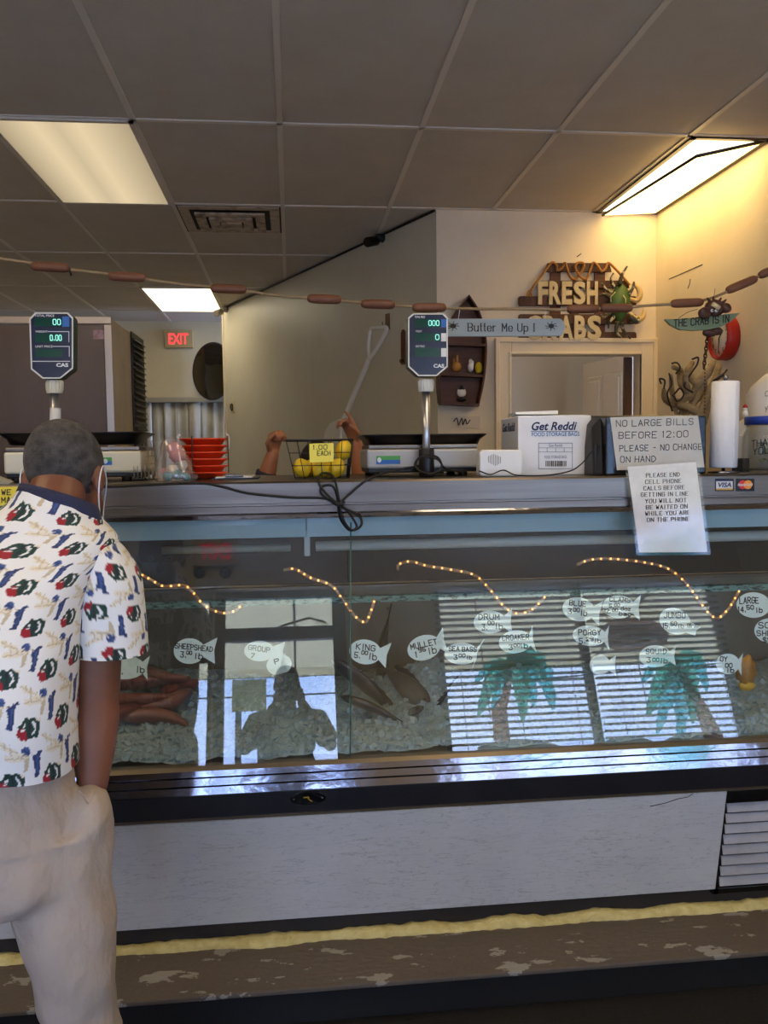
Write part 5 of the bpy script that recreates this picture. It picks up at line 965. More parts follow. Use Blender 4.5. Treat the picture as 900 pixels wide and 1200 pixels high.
for y, xa, xb in ((401, 520, 570), (437, 515, 568), (471, 517, 562)): a, c = PY(xa, y, YQ), PY(xb, y+2, YQ); s = MB(); s.hexa([a, c, c-Z3*.014, a-Z3*.014], [a+Y3*.088, c+Y3*.088, c+Y3*.088-Z3*.014, a+Y3*.088-Z3*.014]); s.build('shelf_board', M_wood2, bs)
YK = YQ+.035; M_amb = mat('amber_glass', (170, 120, 60), .25)
def trinket(nm, x, yb_, lab, parts):
    p = PY(x, yb_, YK); t = thing(nm, p, lab, 'ornament')
    for pn, dx, dz, r, m_ in parts: MB().ball(p+X3*dx+Z3*dz, r, 14, 10).build(pn, m_, t)
sz = .0049
trinket('amber_ornament', 535, 436, 'amber glass ornament on the middle shelf of the boat', (('body', 0, .03, (.03, .02, .03), M_amb), ('spire', .006, .07, (.008, .008, .03), M_amb), ('spire', -.016, .06, (.008, .008, .024), M_amb)))
trinket('white_ornament', 551.5, 436, 'white figurine on the middle shelf of the boat', (('body', 0, .028, (.018, .016, .028), M_white), ('head', 0, .062, (.012, .012, .014), M_white), ('arm', .014, .05, (.006, .006, .016), M_white)))
trinket('yellow_egg', 561, 438, 'ribbed yellow egg at the right end of the middle shelf', (('shell', 0, .034, (.022, .02, .034), mat('yellow_shell', (214, 190, 40), .4, bump=(60, .5))), ('base', 0, .003, (.014, .014, .006), M_wood2)))
trinket('dark_ornament', 541, 471, 'small dark figurine with white body on the lowest shelf', (('base', 0, .015, (.03, .02, .015), M_black), ('body', 0, .05, (.022, .016, .024), M_white), ('head', 0, .082, (.013, .012, .013), M_black), ('wing', -.018, .055, (.008, .01, .02), M_white), ('wing', .018, .055, (.008, .01, .02), M_white)))
# scribble of hooks below the boat
ot = thing('wall_bracket', PY(541, 498, YW), 'tangle of black wire and plate on the wall under the boat shelf', 'bracket'); c = PY(541, 494, YW-.004); MB().box((c[0]-.06, YW-.006, c[2]-.04), (c[0]+.11, YW, c[2]+.03)).build('plate', mat('plate_pale', (216, 204, 186), .6), ot); s = MB()
s.tube(curve([c+np.array([dx, -.006-.002*(k % 3), dz]) for k, (dx, dz) in enumerate(((-.05, 0), (-.03, .02), (-.02, -.02), (0, .02), (.005, -.02), (.02, .015), (.03, -.015), (.05, .01)))], 5), .003, 5); s.build('wire', M_black, ot)
# FRESH CRABS sign
YSN = YW-.03; fc = thing('fresh_crabs_sign', PY(677, 402, YSN), 'wooden plank sign with raised letters FRESH CRABS, rope and painted crab', 'sign')
for rc in ((642, 308, 714, 318.5), (634, 328.5, 735, 337.5), (608, 347, 746, 358.5), (608, 368, 746, 379.5), (608, 389, 746, 399.5)):
    s = MB(); pts = rrect(*rc, 2.5, 3) if rc[0] < 620 else [(rc[0]-3, rc[3]), (rc[2]+3, rc[3]), (rc[2], rc[1]), (rc[0], rc[1])]; slab(s, pts, YSN-.004, .016); s.build('plank', M_wood2, fc, bevel=.002)
for rc in ((645, 312, 657, 401), (697, 312, 709, 401), (668, 330, 678, 400)): s = MB(); slab(s, rect(*rc), YSN+.014, .014); s.build('batten', M_wood, fc)
M_let = mat('cream_letters', (216, 202, 166), .6, noise_=(9, .4, .7), col2=(196, 178, 136))
xs = (630, 643.5, 659, 672, 687, 701)
for ch, x0, x1 in zip('FRESH', (630, 643, 658, 671.5, 687), (641.5, 657, 670, 685.5, 700)): o = PY(x0, 357, YSN-.005); e = PY(x1, 330, YSN-.005); print_text('letter', ch, o, X3, Z3, e[0]-o[0], e[2]-o[2], M_let, fc, bold=.04, depth=.012)
for ch, x0, x1 in zip('CRABS', (615.5, 635.5, 654.5, 672.5, 687.5), (634, 653, 671, 686, 704)): o = PY(x0, 398.5, YSN-.005); e = PY(x1, 370, YSN-.005); print_text('letter', ch, o, X3, Z3, e[0]-o[0], e[2]-o[2], M_let, fc, bold=.04, depth=.012)
M_rp = mat('tan_rope', (176, 122, 66), .8, bump=(220, .8)); r3 = lambda pts, o=.02: [PY(x, y, YSN-o-.006*math.sin(k)) for k, (x, y) in enumerate(pts)]
MB().tube(curve(r3([(622, 341), (627, 333), (636, 321), (646, 308), (652, 311), (653, 317), (659, 313), (662, 308), (665, 316), (668, 324), (674, 327), (682, 317), (684, 309), (677, 308), (674, 314), (680, 324), (687, 327), (692, 316), (695, 308), (700, 311), (705, 318), (710, 314), (713, 308), (722, 316), (731, 326), (738, 334)]), 5), .0075, 8).build('rope', M_rp, fc)
s = MB()
for dx in (-3, -1, 1, 3): s.tube(curve(r3([(622, 339), (620+dx*.6, 343), (621+dx, 348)]), 3), .004, 5)
s.build('rope_tassel', M_rp, fc)
M_cg = mat('crab_green', (70, 104, 52), .5, noise_=(6, .35, .7), col2=(52, 82, 46)); M_ck = mat('crab_dark', (46, 50, 44), .5, noise_=(26, .52, .56), col2=(176, 172, 150)); M_cb = mat('crab_beige', (206, 180, 128), .6)
s = MB(); A = q4([(714, 357), (716, 346), (722, 338), (728, 331), (736, 339), (740, 350), (737, 364), (727, 379), (719, 369)], YSN-.03); cc = sum(A)/len(A); s.rings([[a+Y3*.02 for a in A], A, [cc+(a-cc)*.6-Y3*.018 for a in A], [cc+(a-cc)*.1-Y3*.024 for a in A]]); s.build('crab_body', M_cg, fc)
s = MB(); s.tube(curve(r3([(716, 354), (716, 348), (721, 342)], .055), 4), .003, 5); s.tube(curve(r3([(730, 346), (733, 350), (733, 355)], .06), 4), .003, 5); s.build('crab_markings', M_let, fc)
for pts, r in (([(717, 343), (710, 339), (705, 331)], .012), ([(716, 350), (708, 345), (702, 347)], .011), ([(720, 338), (716, 328), (719, 320)], .012), ([(726, 334), (729, 322), (735, 312)], .014), ([(737, 345), (742, 336), (743, 330)], .013), ([(720, 371), (714, 378), (713, 385)], .011), ([(724, 377), (722, 388), (728, 396)], .014), ([(728, 378), (731, 388), (739, 397)], .014), ([(717, 366), (708, 372), (704, 368)], .011)):
    c = curve(r3(pts, .035), 5); MB().tube(c, [r*(1-.6*k/(len(c)-1)) for k in range(len(c))], 8).build('crab_leg', M_ck, fc)
for pts in ([(738, 350), (746, 352), (750, 346), (748, 338), (741, 332)], [(737, 366), (746, 374), (753, 372), (755, 362)]):
    c = curve(r3(pts, .035), 6); MB().tube(c, [.009+.008*math.sin(PI*k/(len(c)-1)) for k in range(len(c))], 10).build('crab_claw', M_cb, fc)
c = curve(r3([(738, 372), (745, 376), (750, 374)], .038), 5); MB().tube(c, [.018, .022]+[.02]*(len(c)-3)+[.006], 8).build('claw_tip', M_ck, fc)
# garland of wooden floats on a rope
YGL = 3.25; M_twine = mat('pale_twine', (168, 146, 112), .85, bump=(300, .8)); M_float = mat('float_wood', (124, 80, 56), .55, noise_=(7, .35, .7), col2=(98, 60, 42))
gp = curve([PY(x, y, YGL) for x, y in ((-260, 262), (-100, 288), (0, 303), (40, 309), (59, 313), (100, 318), (149, 324), (210, 333), (268, 338.5), (330, 347), (380, 350.5), (443, 356.5), (503, 360.5), (560, 362), (600, 362), (655, 363), (683, 362), (722, 361), (760, 358), (805, 355), (828, 351), (845, 345), (870, 333), (903, 317), (960, 286), (1010, 258))], 6)
ga = thing('float_garland', PY(400, 352, YGL), 'rope garland of brown wooden floats strung across the room', 'garland'); MB().tube(gp, .0055, 8).build('rope', M_twine, ga)
for (x, y, dx, dy, hl) in ((59, 313, 1, .055, 23), (149, 324.5, 1, .06, 22), (268, 338.5, 1, .05, 21), (380, 350.5, 1, .04, 20), (443, 356.5, 1, .03, 20), (503, 360.5, 1, 0, 20), (683, 362, 1, -.01, 19), (722, 361, 1, -.01, 19), (805, 355, 1, -.05, 19), (869, 333.5, 1, -.42, 18), (907, 315, 1, -.48, 18)):
    a, b = PY(x-hl*dx, y-hl*dy, YGL), PY(x+hl*dx, y+hl*dy, YGL); M_ = [a+(b-a)*t for t in (0, .02, .07, .16, .5, .84, .93, .98, 1)]; MB().tube(M_, [.006, .011, .015, .0172, .0178, .0172, .015, .011, .006], 16).build('float', M_float, ga)
b = MB(); c = PY(82, 318, YGL-.004); b.tube([c+Z3*.012, c, c-Z3*.006+X3*.002, c-Z3*.016+X3*.004], .0035, 6); b.build('twist_tie', M_black, ga)
# Butter Me Up plank
YBU = 3.25; bu = thing('hanging_plank_sign', PY(595, 395, YBU), 'grey blue plank sign reading Butter Me Up hung from the garland', 'sign'); M_bu = mat('grey_blue_paint', (148, 162, 172), .6, noise_=(5, .3, .7), col2=(126, 140, 152), stretch=(.3, 1, 2)); arc = [(655+7*math.cos(a), 383.5-10.3*math.sin(a)) for a in [-PI/2+PI*k/10 for k in range(11)]]
b = MB(); b.prism(q4([(512, 394.5)] + arc + [(512, 373.5)], YBU), (0, .014, 0)); b.build('plank', M_bu, bu, bevel=.002)
w = MB(); o = PY(548.5, 388, YBU-.0012); e = PY(627, 388.3, YBU-.0012); stroke_fit(w, 'Butter Me Up !', o, unit(e-o), Z3, np.linalg.norm(e-o), 9*.00325, .0036, serif=True, w=.66, gap=.3); w.build('lettering', M_ink, bu)
for cx, cy in ((531, 382), (646, 382)):
    s = MB(); c = PY(cx, cy, YBU-.0012); s.ball(c, (.011, .0012, .009), 14, 8)
    for k in range(8): a = PI*(.1+.8*(k % 4)/3)*(1 if k < 4 else -1)+.2; s.tube([c+X3*.009*math.cos(a)+Z3*.007*math.sin(a), c+X3*.018*math.cos(a+.2)+Z3*.014*math.sin(a+.2), c+X3*.024*math.cos(a)+Z3*.018*math.sin(a)], .0013, 4)
    s.build('crab_drawing', M_ink, bu)
for x in (537, 638): a = PY(x, 374.5, YBU+.005); t_ = PY(x+2, 361.5, YBU); MB().tube([a, t_], .0012, 5).build('string', M_white, bu)
# THE CRAB IS IN
YCI = 3.22; ci = thing('crab_sign', PY(824, 396, YCI), 'green crescent board reading THE CRAB IS IN with a dark crab on top', 'sign')
b = MB(); b.prism(q4([(779, 374), (786, 381), (797, 386.5), (812, 387.5), (828, 386.5), (845, 383), (858, 376), (867.5, 366.5), (850, 368), (825, 371), (800, 373.5)], YCI), (0, .014, 0)); b.build('board', mat('sign_green', (112, 130, 104), .6, noise_=(7, .35, .7), col2=(92, 110, 88)), ci, bevel=.002)
w = MB(); o = PY(790, 383, YCI-.0012); e = PY(854, 377.5, YCI-.0012); stroke_fit(w, 'THE CRAB IS IN', o, e-o, Z3, np.linalg.norm(e-o), 8.2*.0033, .0046, jit=.02); w.build('lettering', M_ink, ci)
M_cr = mat('crab_brown', (62, 36, 32), .5, noise_=(9, .4, .7), col2=(84, 52, 44)); kf = .00325
def kb(x, y, r, dy=0): return PY(x, y, YCI-.008+dy), tuple(v*kf for v in r)
for nm, x, y, r, dy in (('crab_body', 838, 361, (13, 6, 10), .01), ('crab_claw', 826, 367, (8, 5, 7), 0), ('crab_claw', 851, 361, (6.5, 5, 6), 0), ('crab_foot', 832, 390, (9, 5, 5), .02), ('crab_foot', 840, 388, (8, 5, 5), .024)):
    c, r = kb(x, y, r, dy); MB().ball(c, r, 18, 12, f=lambda v: v*(1+.15*noise.noise(v*60))).build(nm, M_cr, ci)
for dx, dy_ in ((-8, -11), (-2, -12), (6, -11), (11, -9)): a = PY(838+dx*.7, 361+dy_*.6, YCI); e = PY(838+dx*1.2, 361+dy_*1.1, YCI); MB().tube([a, e], [.008, .003], 6).build('crab_leg', M_cr, ci)
for x in (834.5, 839.5): c, r = kb(x, 364, (2, 2, 2), -.016); o_ = MB().ball(c, r, 10, 8).build('eye', M_white, ci); MB().ball(c-Y3*.005, .0028, 8, 6).build('pupil', M_ink, o_)
b = MB(); a, e = PY(835, 356, YCI-.035), PY(843, 361, YCI-.035); b.tube([a, e], .009, 10); b.build('cream_peg', M_let, ci)
for pts in ([(795, 373), (806, 366), (818, 362)], [(836, 352), (837, 345), (838, 338)]): MB().tube(curve([PY(x, y, YCI+.006) for x, y in pts], 4), .0013, 5).build('wire', M_stainless, ci)
# chain of dark links down to the driftwood
ch = MB(); k = 0
chn = thing('hanging_chain', PY(827, 420, YCI+.05), 'rusty chain hanging below the green crab board', 'chain')
for k in range(9):
    c = PY(829-k*.5, 396+k*4.2, YCI+.03); ax = X3 if k % 2 else Y3; ch.tube([c+ax*.006*math.cos(a)+Z3*.010*math.sin(a) for a in [2*PI*i/12 for i in range(12)]], .0028, 6, closed=True)
for k in range(26): c = PY(826-k*.03, 433+k*4.2, YCI+.03); ch.ball(c, .0035, 6, 5)
ch.build('links', mat('rusty', (74, 44, 34), .6), chn)
# driftwood
YDW = 4.05; dw = thing('hanging_driftwood', PY(810, 490, YDW), 'bundle of twisted grey tan driftwood with dark wire curls in the corner', 'driftwood'); M_dw = mat('driftwood', (178, 158, 122), .8, noise_=(8, .3, .7), col2=(128, 108, 80), bump=(24, .6), stretch=(1, 1, 3)); kf = .0041
for k, (pts, r) in enumerate((([(788, 430), (797, 434), (797, 441), (800, 455), (815, 463)], 5), ([(812, 424), (806, 436), (813, 447), (818, 452)], 5.5), ([(836, 423), (830, 436), (818, 450), (808, 470)], 6.5), ([(778, 456), (779, 466), (788, 474), (806, 481)], 5), ([(826, 438), (822, 458), (812, 472), (800, 492)], 7), ([(843, 428), (836, 450), (826, 470), (815, 496)], 6), ([(792, 474), (806, 477), (820, 486), (824, 498)], 6), ([(786, 438), (787, 455), (790, 472), (795, 496)], 4), ([(800, 480), (797, 492), (792, 505)], 6), ([(830, 470), (826, 486), (822, 505)], 6), ([(806, 432), (803, 446), (806, 458), (800, 470)], 4.5), ([(838, 446), (842, 458), (836, 472)], 4.5), ([(785, 468), (798, 470), (810, 462), (822, 448)], 4.5))):
    c = curve([PY(x, y, YDW+.03*math.sin(k*1.7+j)) for j, (x, y) in enumerate(pts)], 6); n = len(c); MB().tube(c, [max(.004, .74*r*kf*(.35+.75*math.sin(PI*(.12+.8*i/(n-1))))*(1+.2*noise.noise(Vector((i*.6, k, 0))))) for i in range(n)], 9).build('branch', M_dw, dw)
for k, pts in enumerate(([(787, 426), (793, 425), (797, 431), (792, 438)], [(811, 421), (818, 419), (817, 427), (811, 436), (802, 452), (812, 460)], [(775, 450), (773, 444), (779, 446), (778, 456)], [(790, 462), (797, 455), (801, 463), (794, 470), (788, 462)], [(836, 446), (848, 438), (852, 433)], [(838, 447), (848, 440), (851, 446), (846, 452)], [(784, 437), (787, 450), (782, 462), (788, 482)])):
    MB().tube(curve([PY(x, y, YDW-.03) for x, y in pts], 6), .0045, 6).build('wire_curl', mat('dark_vine', (40, 28, 24), .6), dw)
# red clock on the side wall
cc = PX(855, 396, XW); ck = thing('wall_clock', cc, 'round red wall clock with white face on the right wall', 'clock'); Mc = Matrix.Rotation(-PI/2, 3, 'Y'); rc = .108
MB().lathe([(rc*.98, 0), (rc*1.03, .008), (rc*1.03, .05), (rc*.98, .062), (rc*.88, .064), (rc*.86, .05)], cc, 44, M=Mc).build('rim', mat('clock_red', (176, 34, 28), .35), ck); MB().lathe([(rc*.87, .048), (rc*.87, .052), (.001, .052)], cc, 44, M=Mc).build('face', mat('clock_face', (246, 240, 224), .5), ck)
ux, uy = -Y3*1., Z3; s = MB()
for k in range(12):
    a = 2*PI*k/12; L = str(12 if k == 0 else k); o = cc - X3*.0535 + ux*(rc*.68*math.sin(a)-.005*len(L)) + uy*(rc*.68*math.cos(a)-.007); stroke_text(s, L, o, ux, uy, .017, .0028)
s.build('numerals', M_ink, ck)
for a, l in ((.9, .05), (3.2, .075)): MB().tube([cc-X3*.056, cc-X3*.056+ux*l*math.sin(a)+uy*l*math.cos(a)], [.003, .0015], 5).build('hand', M_ink, ck)
# hairline cracks on the walls
for pts, lab in (([(784, 327), (800, 320), (823, 310)], 'long dark crack high on the right wall'), ([(806, 338), (808, 333), (809, 327)], 'short crack on the right wall under the long one')): tag(MB().tube([PX(x, y, XW-.001) for x, y in pts], .0022, 5).build('wall_crack', M_mull), lab, 'crack')
tag(MB().tube([PY(x, y, YW-.001) for x, y in ((676, 301), (679, 299), (681, 297))], .003, 5).build('wall_nail', M_mull), 'bent nail in the wall above the FRESH CRABS sign', 'nail')
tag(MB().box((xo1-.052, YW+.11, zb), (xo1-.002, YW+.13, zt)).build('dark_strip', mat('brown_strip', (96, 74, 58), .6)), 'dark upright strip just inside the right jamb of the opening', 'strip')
# ================================================================== people
M_skin = mat('brown_skin', (124, 76, 54), .5, noise_=(9, .35, .7), col2=(106, 62, 44), bump=(60, .12)); M_skin2 = mat('tan_skin', (178, 118, 84), .5, noise_=(9, .35, .7), col2=(162, 102, 72), bump=(60, .08))
M_hair = mat('grey_hair', (46, 42, 40), .95, noise_=(42, .3, .75), col2=(92, 88, 86), bump=(420, .5)); M_hair2 = mat('dark_hair', (34, 26, 22), .7, bump=(160, .6))
M_eye = mat('eye_white', (225, 222, 215), .25)
def fuse(mb, name, m, parent, voxel=.007, smooth=6, wrinkle=None):
    """the overlapping solids in mb become one continuous skin"""
    o = mb.build(name, m, parent); r = o.modifiers.new('r', 'REMESH'); r.mode = 'VOXEL'; r.voxel_size = voxel; r.use_smooth_shade = True
    s = o.modifiers.new('s', 'SMOOTH'); s.factor = .5; s.iterations = smooth
    dg = bpy.context.evaluated_depsgraph_get(); dg.update(); me = bpy.data.meshes.new_from_object(o.evaluated_get(dg)); o.modifiers.clear(); old = o.data; o.data = me; bpy.data.meshes.remove(old); me.name = name
    if not me.materials: me.materials.append(m)
    if wrinkle:
        L = wloc(o)
        for v in me.vertices: v.co += v.normal*wrinkle(v.co+L)
    for p in me.polygons: p.use_smooth = True
    return o
def cap_(mb, pts, rad, n=14):
    """tapered limb with round ends"""
    P = [np.asarray(p, float) for p in pts]; mb.tube(P, rad, n)
    for p, r in zip(P, rad): mb.ball(p, r*.995, n, 8)
def frame(f, u):
    f = unit(f); r = unit(np.cross(f, u)); u = np.cross(r, f); return r, f, u
def head(mb, c, f, u, s=1.0):
    r, f, u = frame(f, u); M = Matrix((r.tolist(), f.tolist(), u.tolist())).transposed(); c = np.asarray(c, float); at = lambda x, y, z: c+s*(r*x+f*y+u*z); E = lambda p, q: mb.ball(at(*p), tuple(s*k for k in q), 18, 12, M=M)
    E((0, -.012, .03), (.073, .094, .085)); E((0, .03, -.045), (.056, .062, .072)); E((0, .066, -.098), (.026, .022, .022)); E((0, .05, -.02), (.062, .05, .06))
    mb.tube([at(0, .094, .012), at(0, .113, -.03)], [.008*s, .015*s], 10); mb.ball(at(0, .112, -.031), .015*s, 10, 8)
    for k in (-1, 1): E((k*.076, -.008, -.012), (.011, .02, .032)); mb.tube([at(k*.012, .086, .026), at(k*.046, .074, .022)], [.012*s, .010*s], 8); E((k*.012, .102, -.034), (.009, .009, .008)); E((k*.042, .07, -.03), (.02, .02, .02))
    E((0, .09, -.058), (.023, .010, .007)); E((0, .088, -.07), (.02, .011, .008))
    return at, M
def eyes(at, M, par, s=1.0):
    for k in (-1, 1):
        e = MB().ball(at(k*.031, .083, .004), .0125*s, 12, 8).build('eye', M_eye, par); MB().ball(at(k*.031, .0925, .004), .0052*s, 10, 6).build('pupil', M_ink, e)
def hair(at, M, par, m, s=1.0, low=-.03, thick=1.05, front=.052, name='hair'):
    b = MB(); n, mm = 40, 30; c = at(0, -.012, .03); q = (.073*thick*s, .094*thick*s, .085*thick*s)
    for i in range(mm):
        for j in range(n):
            def P(i, j):
                a = -PI/2+PI*i/mm; return Vector((q[0]*math.cos(a)*math.cos(2*PI*j/n), q[1]*math.cos(a)*math.sin(2*PI*j/n), q[2]*math.sin(a)))
            V = [P(i, j), P(i, j+1), P(i+1, j+1), P(i+1, j)]; z = sum(v.z for v in V)/4/s+.03; y = sum(v.y for v in V)/4/s-.012; x = abs(sum(v.x for v in V)/4/s)
            if z > low and (z > front+.03 or y < .035 - .4*max(0, x-.03)) and not (x > .055 and z < .015 and y > -.01): b.add([c+np.array((M @ v)[:]) for v in V], [(0, 1, 2, 3)], True)
    o = b.build(name, m, par, solid=.004); 
    bm = bmesh.new(); bm.from_mesh(o.data); bmesh.ops.remove_doubles(bm, verts=bm.verts, dist=.0006); bmesh.ops.recalc_face_normals(bm, faces=bm.faces); bm.to_mesh(o.data); bm.free()
    for p in o.data.polygons: p.use_smooth = True
    return o
def hand(mb, w, d, n, side, curl, s=1.0, point=False):
    """w wrist, d direction of the palm, n the way the palm faces, side +1/-1 where the thumb leaves"""
    d = unit(d); n = unit(np.asarray(n, float)-d*np.dot(n, d)); t = np.cross(d, n)*side; w = np.asarray(w, float)
    for k, (o, ln) in enumerate(((-.030, .088), (-.010, .093), (.011, .09), (.030, .082))): mb.tube([w+t*o*.45*s, w+t*o*s+d*ln*s], [.015*s, .0125*s], 10); mb.ball(w+t*o*s+d*ln*s, .0128*s, 10, 8)
    for k, (o, ln, L) in enumerate(((.030, .085, .072), (.011, .091, .080), (-.010, .092, .074), (-.029, .086, .058))):
        p = w+t*o*s+d*ln*s; a = 0; seg = [p]; cu = curl*(.25 if point and k == 0 else 1)
        for f_, cf in ((.42, .9), (.32, 1.05), (.26, .8)): a += cu*cf; q = p+(d*math.cos(a)+n*math.sin(a)+t*o*.6)*L*f_*s; seg.append(q); p = q
        cap_(mb, seg, [.0098*s, .009*s, .0083*s, .0072*s], 10)
    p = w+t*.022*s+d*.02*s; q = p+(t*.75+d*.55+n*.35)*.045*s; r_ = q+(d*.8+t*.15+n*.55*min(1, curl+.2))*.032*s; e = r_+(d*.75+n*.6*min(1, curl+.1)-t*.25)*.026*s; cap_(mb, [p, q, r_, e], [.015*s, .0115*s, .010*s, .008*s], 10)
# ------------------------------------------------------------------ the customer
def cust():
    P = lambda x, y, Y: PY(x, y, Y)
    t = thing('person', (-.56, 1.75, 0), 'grey haired man in a printed golf shirt and khaki trousers bending towards the fish case', 'person')
    b = MB(); hc = P(76, 560, 1.97); at, M = head(b, hc, (.10, .80, -.42), (.02, .42, .8), 1.06)
    cap_(b, [at(0, -.03, -.05), at(0, -.055, -.11), P(70, 612, 1.895)], [.060, .058, .054])
    for px, py, Y, r in ((50, 655, 1.885, .085), (30, 700, 1.84, .105), (0, 770, 1.775, .12), (-10, 850, 1.735, .128), (-8, 930, 1.715, .112)): b.ball(P(px, py, Y), (r*1.2, r, r), 18, 12)
    sh = [P(112, 672, 1.865), P(-62, 668, 1.90)]
    cap_(b, [P(55, 652, 1.89), sh[0]], [.06, .054]); cap_(b, [P(20, 655, 1.90), sh[1]], [.06, .054])
    el, wr = P(110, 822, 1.80), P(109, 918, 1.75); mid = lambda a, c, k: a+(c-a)*k
    cap_(b, [sh[0], mid(sh[0], el, .5), mid(sh[0], el, .85), el, mid(el, wr, .22), mid(el, wr, .6), wr], [.058, .058, .054, .051, .053, .044, .031]); b.ball(el-Y3*.014+X3*-.012, .033, 14, 10)
    hand(b, wr, (-.04, .12, -1), (-1, .1, 0), 1, .12)
    el2, wr2 = P(-128, 830, 1.86), P(-122, 930, 1.93); cap_(b, [sh[1], mid(sh[1], el2, .5), el2, mid(el2, wr2, .25), wr2], [.062, .052, .043, .045, .028]); hand(b, wr2, (0, .25, -1), (.7, .5, 0), 1, .3)
    hips = [(-.50, 1.71, .88), (-.68, 1.71, .88)]; knees = [(-.450, 1.70, .48), (-.728, 1.70, .48)]; ank = [(-.452, 1.72, .085), (-.728, 1.74, .085)]
    for h, k, a in zip(hips, knees, ank): cap_(b, [h, mid(np.array(h), np.array(k), .5), k, mid(np.array(k), np.array(a), .3), a], [.078, .062, .05, .052, .04]); cap_(b, [np.array(a)-Z3*.03+Y3*-.03, np.array(a)-Z3*.045+Y3*.10], [.034, .03])
    fuse(b, 'body', M_skin, t, .006, 5)
    eyes(at, M, t, 1.06); hair(at, M, t, M_hair, 1.06, low=-.042, thick=1.055)
    mk = MB(); R = []
    for k in range(13):
        a = -1.15+2.3*k/12; R.append([at(.064*math.sin(a), .062+.052*math.cos(a)-.004*abs(z+.05)/.05, z) for z in np.linspace(-.115, -.008, 8)])
    mk.rings(R, cap=False, closed=False); mo = mk.build('face_mask', M_white, t, solid=.002)
    for k in (-1, 1): MB().tube(curve([at(k*.058, .085, -.02), at(k*.078, .03, -.0), at(k*.084, -.012, .018), at(k*.083, -.024, -.012), at(k*.078, -.006, -.05), at(k*.07, .04, -.085), at(k*.058, .085, -.10)], 5), .0017, 6).build('mask_strap', M_white, mo)
    # trousers
    M_tr = mat('khaki', (178, 162, 150), .85, noise_=(3, .3, .75), col2=(164, 148, 136), bump=(11, 1.0), stretch=(1, 1, .7)); M_tr.node_tree.nodes['Bump'].inputs['Distance'].default_value = .022; tr = MB()
    EL = lambda z, cx, hw, hd: [(cx+hw*math.cos(a), 1.705+hd*math.sin(a), z) for a in [2*PI*i/40 for i in range(40)]]; tr.rings([EL(*q) for q in ((1.03, -.602, .150, .138), (.95, -.602, .158, .145), (.87, -.600, .168, .148), (.79, -.592, .184, .148), (.765, -.588, .188, .146), (.735, -.588, .15, .12))])
    for h, k, a, sx in zip(hips, knees, ank, (1, -1)): h, k, a = map(np.array, (h, k, a)); sx_ = sx; c_ = -.588; tr.tube([(c_+sx_*.095, 1.70, .86), (c_+sx_*.115, 1.70, .74), (c_+sx_*.127, 1.695, .65), (c_+sx_*.138, 1.695, .55), (c_+sx_*.142, 1.70, .47), a+Z3*.2, a-Z3*.005], [.098, .100, .093, .078, .074, .078, .084], 24)
    pk = P(106, 962, 1.72); tr.ball(pk-Y3*.0, (.044, .070, .075), 18, 14); tr.tube([P(109, 926, 1.735), pk, P(100, 1020, 1.70), P(97, 1075, 1.69)], [.030, .046, .054, .05], 14)
    fold = lambda p: .012*noise.noise(Vector((p.x*5+p.z*8, p.y*4, p.z*7-p.x*9)))*(1 if p.z < .86 else .2) + .0065*noise.noise(Vector((p.x*9+p.z*5, p.y*9, p.z*7))) + .005*noise.noise(Vector((p.x*16-p.z*11, p.y*14, p.z*13+3))) + .004*math.sin(p.z*46+p.x*34)*max(0, noise.noise(Vector((p.x*5, 2, p.z*4))))
    tro = fuse(tr, 'trousers', M_tr, t, .008, 6, fold)
    MB().tube(curve([P(93, 926, 1.662), P(98, 934, 1.664), P(103, 941, 1.672), P(108, 935, 1.684), P(112, 926, 1.70)], 6), .0018, 6).build('pocket_edge', M_tr, tro)
    for a in ank:
        s = MB(); a = np.array(a); R = []
        for y, w, h in ((-.085, .02, .03), (-.075, .036, .06), (-.02, .042, .085), (.05, .044, .065), (.12, .048, .05), (.17, .04, .038), (.19, .018, .02)): R.append([(a[0]+w*math.cos(q), a[1]+y, max(.0, .001+h*.5+h*.5*math.sin(q))) for q in [2*PI*k/18 for k in range(18)]])
        s.rings(R); s.build('shoe', mat('shoe_brown', (52, 40, 34), .45), t)
    # shirt: a loft with the print as a colour attribute
    V, Fc, UV = [], [], []
    def loft(rows, n, m, flip=1):
        base = len(V); C = curve([np.array(r, float) for r in rows], 12); ln = [0]
        pts3 = []
        for r in C:
            y, xl, xr, Yc, hd, tilt = r; a, c = P(xl, y, Yc), P(xr, y, Yc); cen = (a+c)/2; hw = (c[0]-a[0])/2; wz = min(1, max(0, (y-640)/150)); cen[2] += wz*(P((xl+xr)/2, y, Yc-hd*.9)[2]-cen[2]); pts3.append((cen, hw, hd, tilt, Yc))
        for i in range(1, len(C)): ln.append(ln[-1]+np.linalg.norm(pts3[i][0]-pts3[i-1][0]))
        tgt = np.linspace(0, ln[-1], m); res = [np.interp(tgt, ln, [float(v) for v in col]) for col in zip(*[(p[0][0], p[0][1], p[0][2], p[1], p[2], p[3]) for p in pts3])]
        for i in range(m):
            cx, cy, cz, hw, hd, tilt = (r[i] for r in res)
            for j in range(n):
                a = -PI/2+2*PI*(j/n-.5); e = .86; ca, sa = math.cos(a), math.sin(a); x = math.copysign(abs(ca)**e, ca)*hw; y = math.copysign(abs(sa)**e, sa)*hd
                V.append([cx+x, cy+y, cz-tilt*x/max(hw, .01)]); u = (j/n-.5)*PI*(hw+hd)*.5*2*.97; UV.append((u, tgt[i]))
        for i in range(m-1):
            for j in range(n): Fc.append((base+i*n+j, base+i*n+(j+1) % n, base+(i+1)*n+(j+1) % n, base+(i+1)*n+j))
        return base
